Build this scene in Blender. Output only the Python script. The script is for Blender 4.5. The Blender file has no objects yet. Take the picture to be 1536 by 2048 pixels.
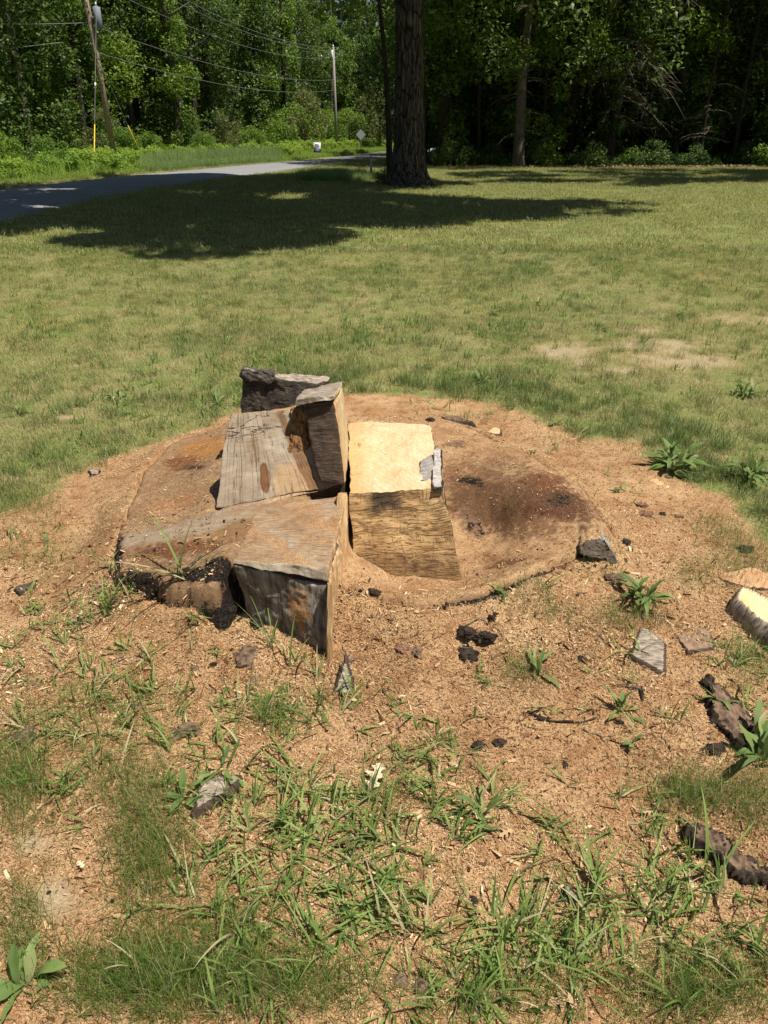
import bpy, math, random
import numpy as np
from mathutils import Vector
sc = bpy.context.scene
C = sc.collection
R = math.radians
rng = np.random.default_rng(7)
random.seed(7)
# ------------------------------------------------------------------ camera, light, exposure
CAMZ, PITCH, F = 1.6, R(27.57), 1440.0
cam_d = bpy.data.cameras.new('camera'); cam = bpy.data.objects.new('camera', cam_d); C.objects.link(cam)
cam.location = (0, 0, CAMZ); cam.rotation_euler = (math.pi / 2 - PITCH, 0, 0)
cam_d.sensor_fit = 'VERTICAL'; cam_d.sensor_height = 24; cam_d.lens = 24 * F / 2048
cam_d.clip_start = 0.05; cam_d.clip_end = 2000
sc.camera = cam
SUN_EL, SUN_AZ = R(67), R(-24)          # azimuth measured from +X towards +Y; negative: a little behind the camera
sd = Vector((math.cos(SUN_EL) * math.cos(SUN_AZ), math.cos(SUN_EL) * math.sin(SUN_AZ), math.sin(SUN_EL)))
w = bpy.data.worlds.new('World'); sc.world = w; w.use_nodes = True
nt = w.node_tree; nt.nodes.clear()
wo = nt.nodes.new('ShaderNodeOutputWorld'); bg = nt.nodes.new('ShaderNodeBackground'); sky = nt.nodes.new('ShaderNodeTexSky')
sky.sky_type = 'NISHITA'; sky.sun_disc = False; sky.sun_elevation = SUN_EL
sky.sun_rotation = math.pi / 2 - SUN_AZ
bg.inputs[1].default_value = 0.05
nt.links.new(sky.outputs[0], bg.inputs[0]); nt.links.new(bg.outputs[0], wo.inputs[0])
sl = bpy.data.lights.new('sun', 'SUN'); sl.energy = 5.0; sl.angle = R(0.53); sl.color = (1.0, 0.95, 0.87)
so = bpy.data.objects.new('sun', sl); C.objects.link(so); so.rotation_euler = sd.to_track_quat('Z', 'Y').to_euler()
so.location = (20, 10, 40)
sc.view_settings.view_transform = 'Standard'; sc.view_settings.look = 'None'
sc.view_settings.exposure = 0.30; sc.view_settings.gamma = 1.0; sc.view_settings.use_curve_mapping = False
sc.render.engine = 'CYCLES'
sc.cycles.max_bounces = 6; sc.cycles.diffuse_bounces = 3; sc.cycles.transmission_bounces = 3; sc.cycles.transparent_max_bounces = 4

# ------------------------------------------------------------------ measuring helpers
def ray(u, v):
    x = (u - 768) / F; y = (1024 - v) / F
    cp, sp = math.cos(PITCH), math.sin(PITCH)
    return np.array([x, cp + y * sp, -sp + y * cp])
def P(u, v, z=0.0):
    r = ray(u, v); t = (z - CAMZ) / r[2]; return np.array([0, 0, CAMZ]) + r * t
def PY(u, v, y):
    r = ray(u, v); return np.array([0, 0, CAMZ]) + r * (y / r[1])
def proj(x, y, z=0.0):
    cp, sp = math.cos(PITCH), math.sin(PITCH)
    d = y * cp - (z - CAMZ) * sp; up = y * sp + (z - CAMZ) * cp
    d = np.maximum(d, 0.05)
    return 768 + F * x / d, 1024 - F * up / d

# ------------------------------------------------------------------ noise
def _h(i, j, k, s):
    n = (i * 374761393 + j * 668265263 + k * 2147483647 + s * 1274126177) & 0xffffffff
    n = ((n ^ (n >> 13)) * 1274126177) & 0xffffffff
    return ((n ^ (n >> 16)) & 0xffff) / 65535.0
def vn(x, y, z=None, s=0):
    x = np.asarray(x, float); y = np.asarray(y, float); z = np.zeros_like(x) if z is None else np.asarray(z, float)
    i = np.floor(x).astype(np.int64); j = np.floor(y).astype(np.int64); k = np.floor(z).astype(np.int64)
    fx, fy, fz = x - i, y - j, z - k
    fx = fx * fx * (3 - 2 * fx); fy = fy * fy * (3 - 2 * fy); fz = fz * fz * (3 - 2 * fz)
    r = 0
    for a in (0, 1):
        for b in (0, 1):
            for c in (0, 1):
                r = r + _h(i + a, j + b, k + c, s) * (fx if a else 1 - fx) * (fy if b else 1 - fy) * (fz if c else 1 - fz)
    return r * 2 - 1
def fbm(x, y, z=None, s=0, o=4):
    r = 0; a = 1.0; t = 0
    for q in range(o):
        f = 2 ** q
        r = r + a * vn(np.asarray(x) * f, np.asarray(y) * f, None if z is None else np.asarray(z) * f, s + q); t += a; a *= .5
    return r / t
def sstep(a, b, x):
    t = np.clip((x - a) / (b - a), 0, 1); return t * t * (3 - 2 * t)

# ------------------------------------------------------------------ mesh helpers
def mesh(name, v, f, mats, smooth=True, col=None, uv=None, mi=None):
    v = np.asarray(v, np.float32); me = bpy.data.meshes.new(name)
    if isinstance(f, np.ndarray):
        n = f.shape[1]; me.vertices.add(len(v)); me.vertices.foreach_set('co', v.ravel())
        me.loops.add(f.size); me.loops.foreach_set('vertex_index', f.astype(np.int32).ravel())
        me.polygons.add(len(f)); me.polygons.foreach_set('loop_start', np.arange(0, f.size, n, dtype=np.int32))
        me.polygons.foreach_set('loop_total', np.full(len(f), n, np.int32))
        me.update(calc_edges=True)
    else:
        me.from_pydata([tuple(p) for p in v], [], f); me.update()
    me.polygons.foreach_set('use_smooth', np.full(len(me.polygons), smooth, bool))
    if mi is not None: me.polygons.foreach_set('material_index', np.asarray(mi, np.int32))
    if col is not None:
        c = np.ones((len(v), 4), np.float32); col = np.asarray(col); c[:, :col.shape[1]] = col
        a = me.color_attributes.new('c', 'FLOAT_COLOR', 'POINT'); a.data.foreach_set('color', c.ravel())
    if uv is not None:
        l = me.uv_layers.new(name='UVMap'); idx = np.empty(len(me.loops), np.int32); me.loops.foreach_get('vertex_index', idx)
        l.data.foreach_set('uv', np.asarray(uv, np.float32)[idx].ravel())
    for m in (mats if isinstance(mats, (list, tuple)) else [mats]): me.materials.append(m)
    return me
def obj(name, me, parent=None, loc=None, rz=0, scale=None):
    o = bpy.data.objects.new(name, me); C.objects.link(o)
    if parent is not None: o.parent = parent
    if loc is not None: o.location = loc
    if rz: o.rotation_euler = (0, 0, rz)
    if scale is not None: o.scale = (scale,) * 3 if np.isscalar(scale) else scale
    return o
def tag(o, label=None, cat=None, group=None, kind=None):
    if label: o['label'] = label
    if cat: o['category'] = cat
    if group: o['group'] = group
    if kind: o['kind'] = kind
    return o
def thing(name, label, cat, loc=(0, 0, 0), rz=0, group=None, scale=None):
    return tag(obj(name, None, None, loc, rz, scale), label, cat, group)
def copy_tree(o, parent=None):
    c = o.copy(); C.objects.link(c); c.parent = parent
    for ch in list(o.children): copy_tree(ch, c)
    return c
def grid_faces(nx, ny):
    i = np.arange(nx - 1)[:, None] * ny + np.arange(ny - 1)[None, :]
    i = i.ravel(); return np.stack([i, i + ny, i + ny + 1, i + 1], 1)
def join(parts):
    V, Fc, Cc, o = [], [], [], 0
    for p in parts:
        V.append(p[0]); Fc.append(p[1] + o); o += len(p[0])
        if len(p) > 2: Cc.append(p[2])
    return np.concatenate(V), np.concatenate(Fc), (np.concatenate(Cc) if Cc else None)
def tube(path, rad, n=8, jit=0.0, seed=0, flat=False):
    path = np.asarray(path, float); m = len(path); rad = np.broadcast_to(rad, (m,))
    t = np.gradient(path, axis=0); t /= np.linalg.norm(t, axis=1)[:, None] + 1e-9
    ref = np.where(np.abs(t[:, 2:3]) > .9, np.array([[1., 0, 0]]), np.array([[0, 0, 1.]]))
    a = np.cross(t, ref); a /= np.linalg.norm(a, axis=1)[:, None] + 1e-9
    b = np.cross(t, a); th = np.arange(n) * 2 * math.pi / n
    r = rad[:, None] * (1 + jit * vn(np.arange(m)[:, None] * .9 + 0 * th[None], np.cos(th)[None] * 2 + 0 * rad[:, None], np.sin(th)[None] * 2 + 0 * rad[:, None], seed))
    v = path[:, None] + r[..., None] * (np.cos(th)[None, :, None] * a[:, None] + np.sin(th)[None, :, None] * b[:, None])
    i = np.arange(m - 1)[:, None] * n; j = np.arange(n)[None]
    f = np.stack([i + j, i + (j + 1) % n, i + n + (j + 1) % n, i + n + j], -1).reshape(-1, 4)
    v = v.reshape(-1, 3)
    # end caps (fans made of quads folded)
    v = np.concatenate([v, path[:1], path[-1:]]); c0, c1 = m * n, m * n + 1
    j = np.arange(0, n, 2)
    f = np.concatenate([f, np.stack([np.full(len(j), c0), (j + 2) % n, (j + 1) % n, j], 1), np.stack([np.full(len(j), c1), (m - 1) * n + j, (m - 1) * n + (j + 1) % n, (m - 1) * n + (j + 2) % n], 1)])
    return v, f

# ------------------------------------------------------------------ shader helpers
class M:
    def __init__(s, name, rough=.9, spec=.25):
        s.m = bpy.data.materials.new(name); s.m.use_nodes = True; s.t = s.m.node_tree; s.t.nodes.clear()
        s.out = s.n('ShaderNodeOutputMaterial'); s.b = s.n('ShaderNodeBsdfPrincipled')
        s.b.inputs['Roughness'].default_value = rough; s.b.inputs['Specular IOR Level'].default_value = spec
        s.l(s.b.outputs[0], s.out.inputs[0])
    def n(s, t): return s.t.nodes.new(t)
    def l(s, a, b): s.t.links.new(a, b)
    def put(s, inp, val):
        if isinstance(val, bpy.types.NodeSocket): s.l(val, inp)
        elif isinstance(val, (tuple, list)): inp.default_value = tuple(val) + ((1,) if len(val) == 3 and inp.type == 'RGBA' else ())
        else: inp.default_value = val
    def coord(s, k='Object'): return s.n('ShaderNodeTexCoord').outputs[k]
    def pos(s): return s.n('ShaderNodeNewGeometry').outputs['Position']
    def map(s, v, sc=(1, 1, 1), rot=(0, 0, 0), loc=(0, 0, 0)):
        n = s.n('ShaderNodeMapping'); s.l(v, n.inputs[0]); n.inputs['Scale'].default_value = sc; n.inputs['Rotation'].default_value = rot; n.inputs['Location'].default_value = loc
        return n.outputs[0]
    def noise(s, v, scale, det=4, rough=.6, dist=0, out='Fac'):
        n = s.n('ShaderNodeTexNoise'); s.l(v, n.inputs['Vector']); n.inputs['Scale'].default_value = scale; n.inputs['Detail'].default_value = det
        n.inputs['Roughness'].default_value = rough; n.inputs['Distortion'].default_value = dist; return n.outputs[out]
    def voro(s, v, scale, feat='F1', out='Distance', rand=1):
        n = s.n('ShaderNodeTexVoronoi'); n.feature = feat; s.l(v, n.inputs['Vector']); n.inputs['Scale'].default_value = scale; n.inputs['Randomness'].default_value = rand; return n.outputs[out]
    def ramp(s, f, stops, interp='LINEAR'):
        n = s.n('ShaderNodeValToRGB'); s.l(f, n.inputs[0]); e = n.color_ramp.elements; n.color_ramp.interpolation = interp
        while len(e) < len(stops): e.new(.5)
        for q, (p, c) in enumerate(stops):
            e[q].position = p; c = (c, c, c) if np.isscalar(c) else c; e[q].color = (*c, 1)
        return n.outputs[0]
    def mix(s, f, a, b, mode='MIX'):
        n = s.n('ShaderNodeMix'); n.data_type = 'RGBA'; n.blend_type = mode; s.put(n.inputs[0], f); s.put(n.inputs[6], a); s.put(n.inputs[7], b); return n.outputs[2]
    def math(s, op, a, b=0.0, c=None):
        n = s.n('ShaderNodeMath'); n.operation = op; s.put(n.inputs[0], a); s.put(n.inputs[1], b)
        if c is not None: s.put(n.inputs[2], c)
        return n.outputs[0]
    def attr(s, name='c'):
        n = s.n('ShaderNodeAttribute'); n.attribute_name = name; return n.outputs['Color']
    def sep(s, c):
        n = s.n('ShaderNodeSeparateColor'); s.l(c, n.inputs[0]); return n.outputs[0], n.outputs[1], n.outputs[2]
    def bump(s, h, st=.5, d=.01):
        n = s.n('ShaderNodeBump'); n.inputs['Strength'].default_value = st; n.inputs['Distance'].default_value = d; s.put(n.inputs['Height'], h)
        s.l(n.outputs[0], s.b.inputs['Normal']); return n.outputs[0]
    def base(s, c): s.put(s.b.inputs['Base Color'], c); return s.m
    def leafy(s, c, tr=.35, tc=None):
        s.put(s.b.inputs['Base Color'], c)
        t = s.n('ShaderNodeBsdfTranslucent'); s.put(t.inputs[0], tc if tc is not None else c); x = s.n('ShaderNodeMixShader'); x.inputs[0].default_value = tr
        s.l(s.b.outputs[0], x.inputs[1]); s.l(t.outputs[0], x.inputs[2]); s.l(x.outputs[0], s.out.inputs[0]); return s.m

DUST = [(0, (.08, .042, .018)), (.35, (.34, .205, .098)), (.6, (.56, .365, .188)), (1, (.82, .62, .38))]
def dust_color(m, v):
    a = m.noise(v, 260, 3, .7); b = m.noise(v, 60, 3, .6); c = m.voro(m.map(v, (1, 1, 1)), 330, out='Color')
    r, g, bb = m.sep(c)
    f = m.math('ADD', m.math('MULTIPLY', a, .55), m.math('MULTIPLY', r, .4))
    col = m.ramp(f, DUST)
    big = m.noise(v, 3.5, 4, .6)
    col = m.mix(m.ramp(big, [(.35, 0), (.7, .8)]), col, m.mix(1, col, (.66, .50, .42), 'MULTIPLY'))
    col = m.mix(m.ramp(m.noise(v, 14, 4, .65), [(.5, 0), (.66, .6)]), col, m.mix(1, col, (.6, .45, .36), 'MULTIPLY'))
    return col, m.math('ADD', m.math('MULTIPLY', a, .6), m.math('MULTIPLY', b, .6))

def mat_ground():
    m = M('ground_soil', .95, .15); v = m.pos()
    lawn, soil, dark = m.sep(m.attr())
    dc, dh = dust_color(m, v)
    n1 = m.noise(v, 90, 4, .7); n2 = m.noise(v, 2.2, 4, .6)
    thatch = m.ramp(n1, [(.25, (.08, .07, .028)), (.5, (.25, .22, .09)), (.75, (.48, .41, .19))])
    green = m.ramp(n1, [(.3, (.06, .10, .018)), (.7, (.20, .26, .06))])
    lawnc = m.mix(m.ramp(n2, [(.35, 0), (.65, 1)]), thatch, green)
    soilc = m.ramp(m.noise(v, 140, 4, .7), [(.25, (.20, .145, .08)), (.5, (.38, .29, .175)), (.75, (.56, .45, .28))])
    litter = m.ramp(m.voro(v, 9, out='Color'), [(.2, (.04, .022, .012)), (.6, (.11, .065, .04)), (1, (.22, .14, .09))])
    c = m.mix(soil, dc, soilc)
    c = m.mix(lawn, c, lawnc); c = m.mix(m.ramp(dark, [(0, 0), (.5, 1)]), c, m.mix(m.ramp(dark, [(.6, 1), (.95, 0)]), litter, (.014, .014, .009)))  # floor near black deep in the woods, their shade put into colour
    m.bump(dh, .9, .006)
    return m.base(c)
def mat_root():
    # colour comes from a painted map of the stains on this stump (c), dust amount in alpha-like second attribute
    m = M('stained_stump_wood', .9, .2); v = m.pos()
    dc, dh = dust_color(m, v)
    st = m.attr('c'); dmask, char, _ = m.sep(m.attr('d'))
    g = m.noise(m.map(v, (1, 1, 1), (0, 0, R(-35)), (0, 0, 0)), 30, 5, .7)
    grain = m.noise(m.map(v, (2, 26, 3), (0, 0, R(-34))), 3, 7, .78, .4)
    wood = m.mix(.75, st, m.mix(m.ramp(grain, [(.3, .25), (.7, 1)]), (.06, .03, .015), st))
    spk = m.ramp(m.noise(v, 170, 3, .6), [(.42, 0), (.62, .75)])
    woodd = m.mix(m.math('MULTIPLY', spk, .28), wood, dc)
    edge = m.math('ADD', dmask, m.math('MULTIPLY', m.math('SUBTRACT', m.noise(v, 45, 4, .7), .5), .9))
    c = m.mix(m.ramp(edge, [(.35, 0), (.6, 1)]), woodd, dc)
    cn = m.math('ADD', char, m.math('MULTIPLY', m.math('SUBTRACT', m.noise(v, 38, 5, .75), .5), 1.3))
    ch = m.ramp(m.noise(v, 90, 4, .7), [(.35, (.006, .005, .005)), (.7, (.06, .045, .035))])
    cm = m.ramp(cn, [(.42, 0), (.55, 1)])
    c = m.mix(cm, c, ch)
    m.bump(m.math('ADD', m.math('ADD', dh, m.math('MULTIPLY', cm, m.math('MULTIPLY', m.noise(v, 60, 4, .7), 4))), m.math('MULTIPLY', grain, .5)), 1, .006)
    return m.base(c)
def mat_weathered():   # grey sawn face with saw lines, rust stain, dark checks
    m = M('weathered_sawn_wood', .85, .2); u = m.coord('UV')
    fine = m.noise(m.map(u, (1, 90, 1)), 9, 5, .65, .4); gr = m.noise(m.map(u, (34, 1.6, 1)), 1.2, 3, .5, .3)
    blot = m.noise(u, 7, 4, .6)
    c = m.ramp(blot, [(.3, (.28, .20, .13)), (.5, (.43, .34, .24)), (.7, (.57, .475, .36))])
    c = m.mix(m.ramp(fine, [(.42, .5), (.6, 0)]), c, (.16, .115, .075))
    vl = m.math('ABSOLUTE', m.math('SUBTRACT', gr, .5)); ck = m.ramp(vl, [(.0, 1), (.009, 0)])
    c = m.mix(m.math('MULTIPLY', ck, m.ramp(m.noise(u, 9, 3, .6), [(.4, .15), (.6, .7)])), c, (.09, .055, .035))
    # a few long curved checks near the top edge
    sx, sy, _ = m.sep(m.map(u, (1, 1, 1)))
    wv = m.math('ABSOLUTE', m.math('SUBTRACT', m.noise(m.map(u, (3, 16, 1)), 1.4, 3, .5, .6), .52))
    top = m.math('MULTIPLY', m.ramp(wv, [(0, 1), (.016, 0)]), m.ramp(sy, [(.24, 0), (.30, 1)]))
    c = m.mix(m.math('MULTIPLY', top, .9), c, (.025, .018, .013))
    # rust-brown tear shaped stain
    def blob(cx, cy, rx, ry, col, c, k=.9, soft=.25):
        d = m.noise(u, 26, 4, .6); dx = m.math('DIVIDE', m.math('SUBTRACT', sx, cx), rx); dy = m.math('DIVIDE', m.math('SUBTRACT', sy, cy), ry)
        r2 = m.math('ADD', m.math('ADD', m.math('MULTIPLY', dx, dx), m.math('MULTIPLY', dy, dy)), m.math('MULTIPLY', m.math('SUBTRACT', d, .5), .9))
        return m.mix(m.ramp(r2, [(1 - soft, k), (1, 0)]), c, col)
    c = blob(.205, .085, .024, .07, (.17, .07, .025), c)
    c = blob(.172, .22, .006, .09, (.19, .085, .035), c, .8)
    c = blob(.33, .05, .11, .10, (.50, .32, .17), c, .75, .5)
    c = blob(.40, .20, .035, .3, (.21, .105, .045), c, .85, .4)
    m.bump(m.math('ADD', m.math('SUBTRACT', m.math('MULTIPLY', fine, .5), m.math('MULTIPLY', ck, .8)), m.math('MULTIPLY', top, -1.5)), 1, .004)
    return m.base(c)
def mat_checked():     # brown face of the right block: wavy horizontal checks and short vertical ticks
    m = M('checked_brown_wood', .85, .2); u = m.coord('UV')
    wob = m.noise(m.map(u, (1, 1, 1)), 5, 3, .5, out='Color')
    uu = m.mix(.035, u, wob, 'ADD')
    a = m.noise(m.map(uu, (5, 62, 1), (0, 0, R(-4))), 1.3, 4, .6, .8); b = m.noise(m.map(uu, (60, 5, 1), (0, 0, R(8))), 2.0, 2, .5)
    a1 = m.ramp(m.math('ABSOLUTE', m.math('SUBTRACT', a, .5)), [(0, 1), (.030, 0)])
    b1 = m.math('MULTIPLY', m.ramp(m.math('ABSOLUTE', m.math('SUBTRACT', b, .5)), [(0, 1), (.02, 0)]), m.ramp(m.noise(u, 16, 3, .6), [(.5, 0), (.6, 1)]))
    fine = m.noise(m.map(u, (30, 200, 1)), 2, 4, .7)
    c = m.ramp(m.noise(m.map(u, (1, 3, 1)), 6, 4, .6), [(.3, (.36, .205, .085)), (.5, (.57, .355, .155)), (.75, (.70, .48, .235))])
    c = m.mix(m.ramp(fine, [(.35, .4), (.55, 0)]), c, (.17, .10, .05))
    ln = m.math('MAXIMUM', a1, b1)
    c = m.mix(m.math('MULTIPLY', ln, m.ramp(m.noise(u, 7, 3, .6), [(.35, .35), (.6, .9)])), c, (.05, .026, .012))
    sx, sy, _ = m.sep(u)
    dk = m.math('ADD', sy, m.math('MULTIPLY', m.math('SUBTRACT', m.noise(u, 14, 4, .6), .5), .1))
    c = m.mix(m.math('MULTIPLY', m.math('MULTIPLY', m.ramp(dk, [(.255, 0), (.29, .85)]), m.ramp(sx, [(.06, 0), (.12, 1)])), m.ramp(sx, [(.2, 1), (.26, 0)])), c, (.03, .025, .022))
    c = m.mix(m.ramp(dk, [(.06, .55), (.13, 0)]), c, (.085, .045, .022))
    m.bump(m.math('SUBTRACT', m.math('MULTIPLY', fine, .3), m.math('MULTIPLY', ln, 1.0)), 1, .005)
    return m.base(c)
def mat_fresh(name='fresh_yellow_wood', tint=(.54, .375, .185), pale=(.64, .515, .315), orange=(.55, .29, .10)):
    m = M(name, .75, .25); u = m.coord('UV'); sx, sy, _ = m.sep(u)
    a = m.noise(m.map(u, (1, 1, 1), (0, 0, R(20))), 9, 6, .68); fib = m.noise(m.map(u, (40, 7, 1), (0, 0, R(18))), 1.6, 6, .72, .8)
    c = m.ramp(a, [(.3, tint), (.6, pale)])
    c = m.mix(m.ramp(fib, [(.34, .4), (.5, 0)]), c, tuple(x * .78 for x in tint))
    c = m.mix(m.ramp(m.math('ADD', sx, m.math('MULTIPLY', m.noise(u, 14, 4, .6), .16)), [(.11, .6), (.18, 0)]), c, orange)
    c = m.mix(m.ramp(m.noise(u, 5, 5, .7, .6), [(.56, 0), (.68, .6)]), c, orange)
    d = m.n('ShaderNodeTexWave'); d.wave_type = 'RINGS'; d.rings_direction = 'SPHERICAL'; m.l(m.map(u, (1, .7, 1), (0, 0, 0), (.10, .25, 0)), d.inputs['Vector']); d.inputs['Scale'].default_value = 17; d.inputs['Distortion'].default_value = 3.5; d.inputs['Detail'].default_value = 3; d.inputs['Detail Scale'].default_value = 1.6
    c = m.mix(m.ramp(d.outputs['Fac'], [(.0, .28), (.35, 0)]), c, orange)
    st = m.ramp(m.math('ABSOLUTE', m.math('SUBTRACT', m.noise(m.map(u, (3, .8, 1), (0, 0, R(35))), 4.5, 2, .4), .5)), [(0, .9), (.006, 0)])
    c = m.mix(m.math('MULTIPLY', st, m.ramp(m.noise(u, 8, 2, .5), [(.5, 0), (.6, .8)])), c, (.06, .03, .01))
    sp = m.ramp(m.voro(u, 15), [(.03, 1), (.06, 0)]); c = m.mix(m.math('MULTIPLY', sp, .6), c, (.03, .015, .01))
    m.bump(m.math('ADD', m.math('MULTIPLY', fib, .5), m.math('MULTIPLY', a, 2.0)), .8, .004)
    return m.base(c)
def mat_side():
    m = M('torn_tan_wood', .85, .2); u = m.coord('UV')
    a = m.noise(m.map(u, (26, 3, 1)), 2, 5, .65, .3)
    c = m.ramp(a, [(.25, (.05, .025, .012)), (.38, (.34, .19, .085)), (.55, (.60, .40, .2)), (.75, (.74, .55, .32))])
    m.bump(a, .9, .006); return m.base(c)
def mat_char(name='charred_wood', lo=(.012, .010, .010), hi=(.15, .12, .095), spk=.6):
    m = M(name, .75, .3); u = m.coord('UV')
    a = m.noise(m.map(u, (6, 30, 1), (0, 0, R(4))), 3, 6, .7, .3); b = m.noise(u, 18, 5, .7)
    c = m.ramp(m.math('ADD', m.math('MULTIPLY', a, .6), m.math('MULTIPLY', b, .4)), [(.35, lo), (.62, hi), (.8, tuple(min(1, x * 2) for x in hi))])
    s = m.ramp(m.noise(u, 110, 3, .6), [(.6, 0), (.68, spk)]); c = m.mix(m.math('MULTIPLY', s, m.ramp(m.noise(u, 9, 3, .6), [(.45, 0), (.6, 1)])), c, (.45, .42, .38))
    m.bump(m.math('ADD', a, b), 1, .008); return m.base(c)
def mat_grey():   # front face of the low block: silvery grey bark-less wood with dust clinging to it
    m = M('silvered_dark_wood', .95, .1); u = m.coord('UV'); v = m.pos()
    a = m.noise(m.map(u, (26, 3, 1), (0, 0, R(-12))), 2, 6, .7, .4); b = m.noise(u, 12, 4, .65)
    c = m.ramp(m.math('ADD', m.math('MULTIPLY', a, .5), m.math('MULTIPLY', b, .5)), [(.33, (.028, .021, .016)), (.46, (.15, .12, .095)), (.58, (.34, .285, .23)), (.72, (.66, .59, .5))])
    dc, dh = dust_color(m, v); sx, sy, _ = m.sep(u)
    e = m.math('ADD', m.math('ADD', m.math('MULTIPLY', m.math('ABSOLUTE', m.math('SUBTRACT', sx, .23)), 4.2), m.math('MULTIPLY', m.math('ABSOLUTE', m.math('SUBTRACT', sy, .16)), 2.2)), m.math('MULTIPLY', m.noise(u, 16, 4, .65), .9))
    c = m.mix(m.ramp(e, [(.62, .95), (.72, 0)]), c, dc)
    m.bump(m.math('ADD', a, b), 1, .006); return m.base(c)
def mat_top(name='dusty_sawn_wood', k=.5):
    m = M(name, .9, .2); u = m.coord('UV'); v = m.pos()
    g = m.noise(m.map(u, (8, 60, 1), (0, 0, R(38))), 2, 5, .7); b = m.noise(u, 6, 4, .6)
    c = m.ramp(b, [(.3, (.28, .15, .07)), (.45, (.40, .27, .16)), (.6, (.42, .34, .245)), (.75, (.62, .5, .35))])
    c = m.mix(m.ramp(g, [(.4, .6), (.6, 0)]), c, (.12, .07, .04))
    dc, dh = dust_color(m, v); e = m.math('ADD', m.noise(u, 7, 4, .6), m.math('MULTIPLY', m.math('SUBTRACT', m.noise(v, 70, 3, .7), .5), .5))
    c = m.mix(m.ramp(e, [(k - .06, 0), (k + .08, .95)]), c, dc)
    m.bump(m.math('ADD', dh, m.math('MULTIPLY', g, .6)), .9, .005); return m.base(c)
def mat_barky(name, lo, hi, sc=1.0, strength=1.0, st=(1, 1, 1)):
    m = M(name, .95, .15); v = m.coord('Object')
    a = m.noise(m.map(v, st), 18 * sc, 6, .72, .5); b = m.voro(m.map(v, st), 30 * sc)
    c = m.ramp(m.math('ADD', m.math('MULTIPLY', a, .8), m.math('MULTIPLY', b, .3)), [(.35, lo), (.7, hi)])
    m.bump(m.math('ADD', a, b), strength, .01 / sc); return m.base(c)
def mat_grass(name, cols, straw=(.46, .36, .17), tr=.3, world=False, amt=.5):
    m = M(name, .6, .35); r, t, s = m.sep(m.attr())
    c = m.ramp(r, [(q / (len(cols) - 1), x) for q, x in enumerate(cols)])
    if world:
        v = m.pos(); n = m.noise(v, 1.3, 6, .72); n2 = m.noise(v, 7, 4, .7)
        e = m.math('ADD', m.math('ADD', m.math('MULTIPLY', n, 1.4), m.math('MULTIPLY', m.math('SUBTRACT', n2, .15), .75)), m.math('MULTIPLY', m.math('SUBTRACT', r, .5), amt))
        px, py, pz = m.sep(v); e = m.math('SUBTRACT', e, m.math('MULTIPLY', m.ramp(m.math('MULTIPLY', py, .05), [(.28, 0), (.62, 1)]), .22))
        c = m.mix(m.ramp(e, [(.79, 0), (1.04, .9)]), c, straw)
        c = m.mix(m.ramp(m.noise(v, 2.6, 4, .6), [(.42, .5), (.6, 0)]), c, m.mix(1, c, (.50, .62, .5), 'MULTIPLY'))
        c = m.mix(m.ramp(m.noise(v, .35, 3, .5), [(.4, 0), (.65, .45)]), c, m.mix(1, c, (1.25, 1.15, .55), 'MULTIPLY'))
    c = m.mix(m.ramp(t, [(0, .55), (.4, 0)]), c, tuple(x * .45 for x in straw))
    c = m.mix(s, c, straw)
    return m.leafy(c, tr)
def mat_leaf(name, cols, tr=.38, rough=.5, spec=.38, big=.25):
    m = M(name, rough, spec); r, t, s = m.sep(m.attr())
    c = m.ramp(r, [(q / (len(cols) - 1), x) for q, x in enumerate(cols)])
    n = m.noise(m.pos(), big, 3, .6)
    c = m.mix(m.ramp(n, [(.35, 0), (.65, .6)]), c, m.mix(1, c, (1.5, 1.25, .7), 'MULTIPLY'))
    return m.leafy(c, tr)
def mat_plain(name, c, rough=.7, spec=.3, n=0.0, scale=40, metal=0):
    m = M(name, rough, spec); m.b.inputs['Metallic'].default_value = metal
    if n:
        v = m.coord('Object'); f = m.noise(v, scale, 5, .65)
        return m.base(m.mix(m.ramp(f, [(.3, n), (.7, 0)]), c, tuple(x * .35 for x in c)))
    return m.base(tuple(c))

GND = mat_ground(); ROOT = mat_root(); WEATH = mat_weathered(); CHECK = mat_checked(); FRESH = mat_fresh(); SIDE = mat_side()
CHAR = mat_char(); CHAR2 = mat_char('scorched_grained_wood', (.02, .013, .01), (.13, .085, .055), .1); GREY = mat_grey(); TOP = mat_top(); TOPD = mat_top('sawdust_covered_wood', .40)
BARK = mat_barky('black_bark', (.006, .005, .004), (.07, .05, .035)); BROWNBARK = mat_barky('brown_bark', (.035, .023, .016), (.27, .18, .115), 1.4)
TRUNK = mat_barky('tree_bark', (.03, .025, .02), (.19, .16, .125), .35, 1, (3, 3, .6)); DARKTRUNK = mat_barky('dark_tree_bark', (.014, .011, .009), (.08, .065, .05), .35, 1, (3, 3, .6))
WTHIN = mat_fresh('dry_split_wood', (.58, .36, .17), (.74, .53, .29), (.50, .27, .11))
PALE = mat_barky('pale_weathered_wood', (.12, .09, .065), (.52, .43, .33), 1.0, .8, (1, 4, 1))

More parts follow.
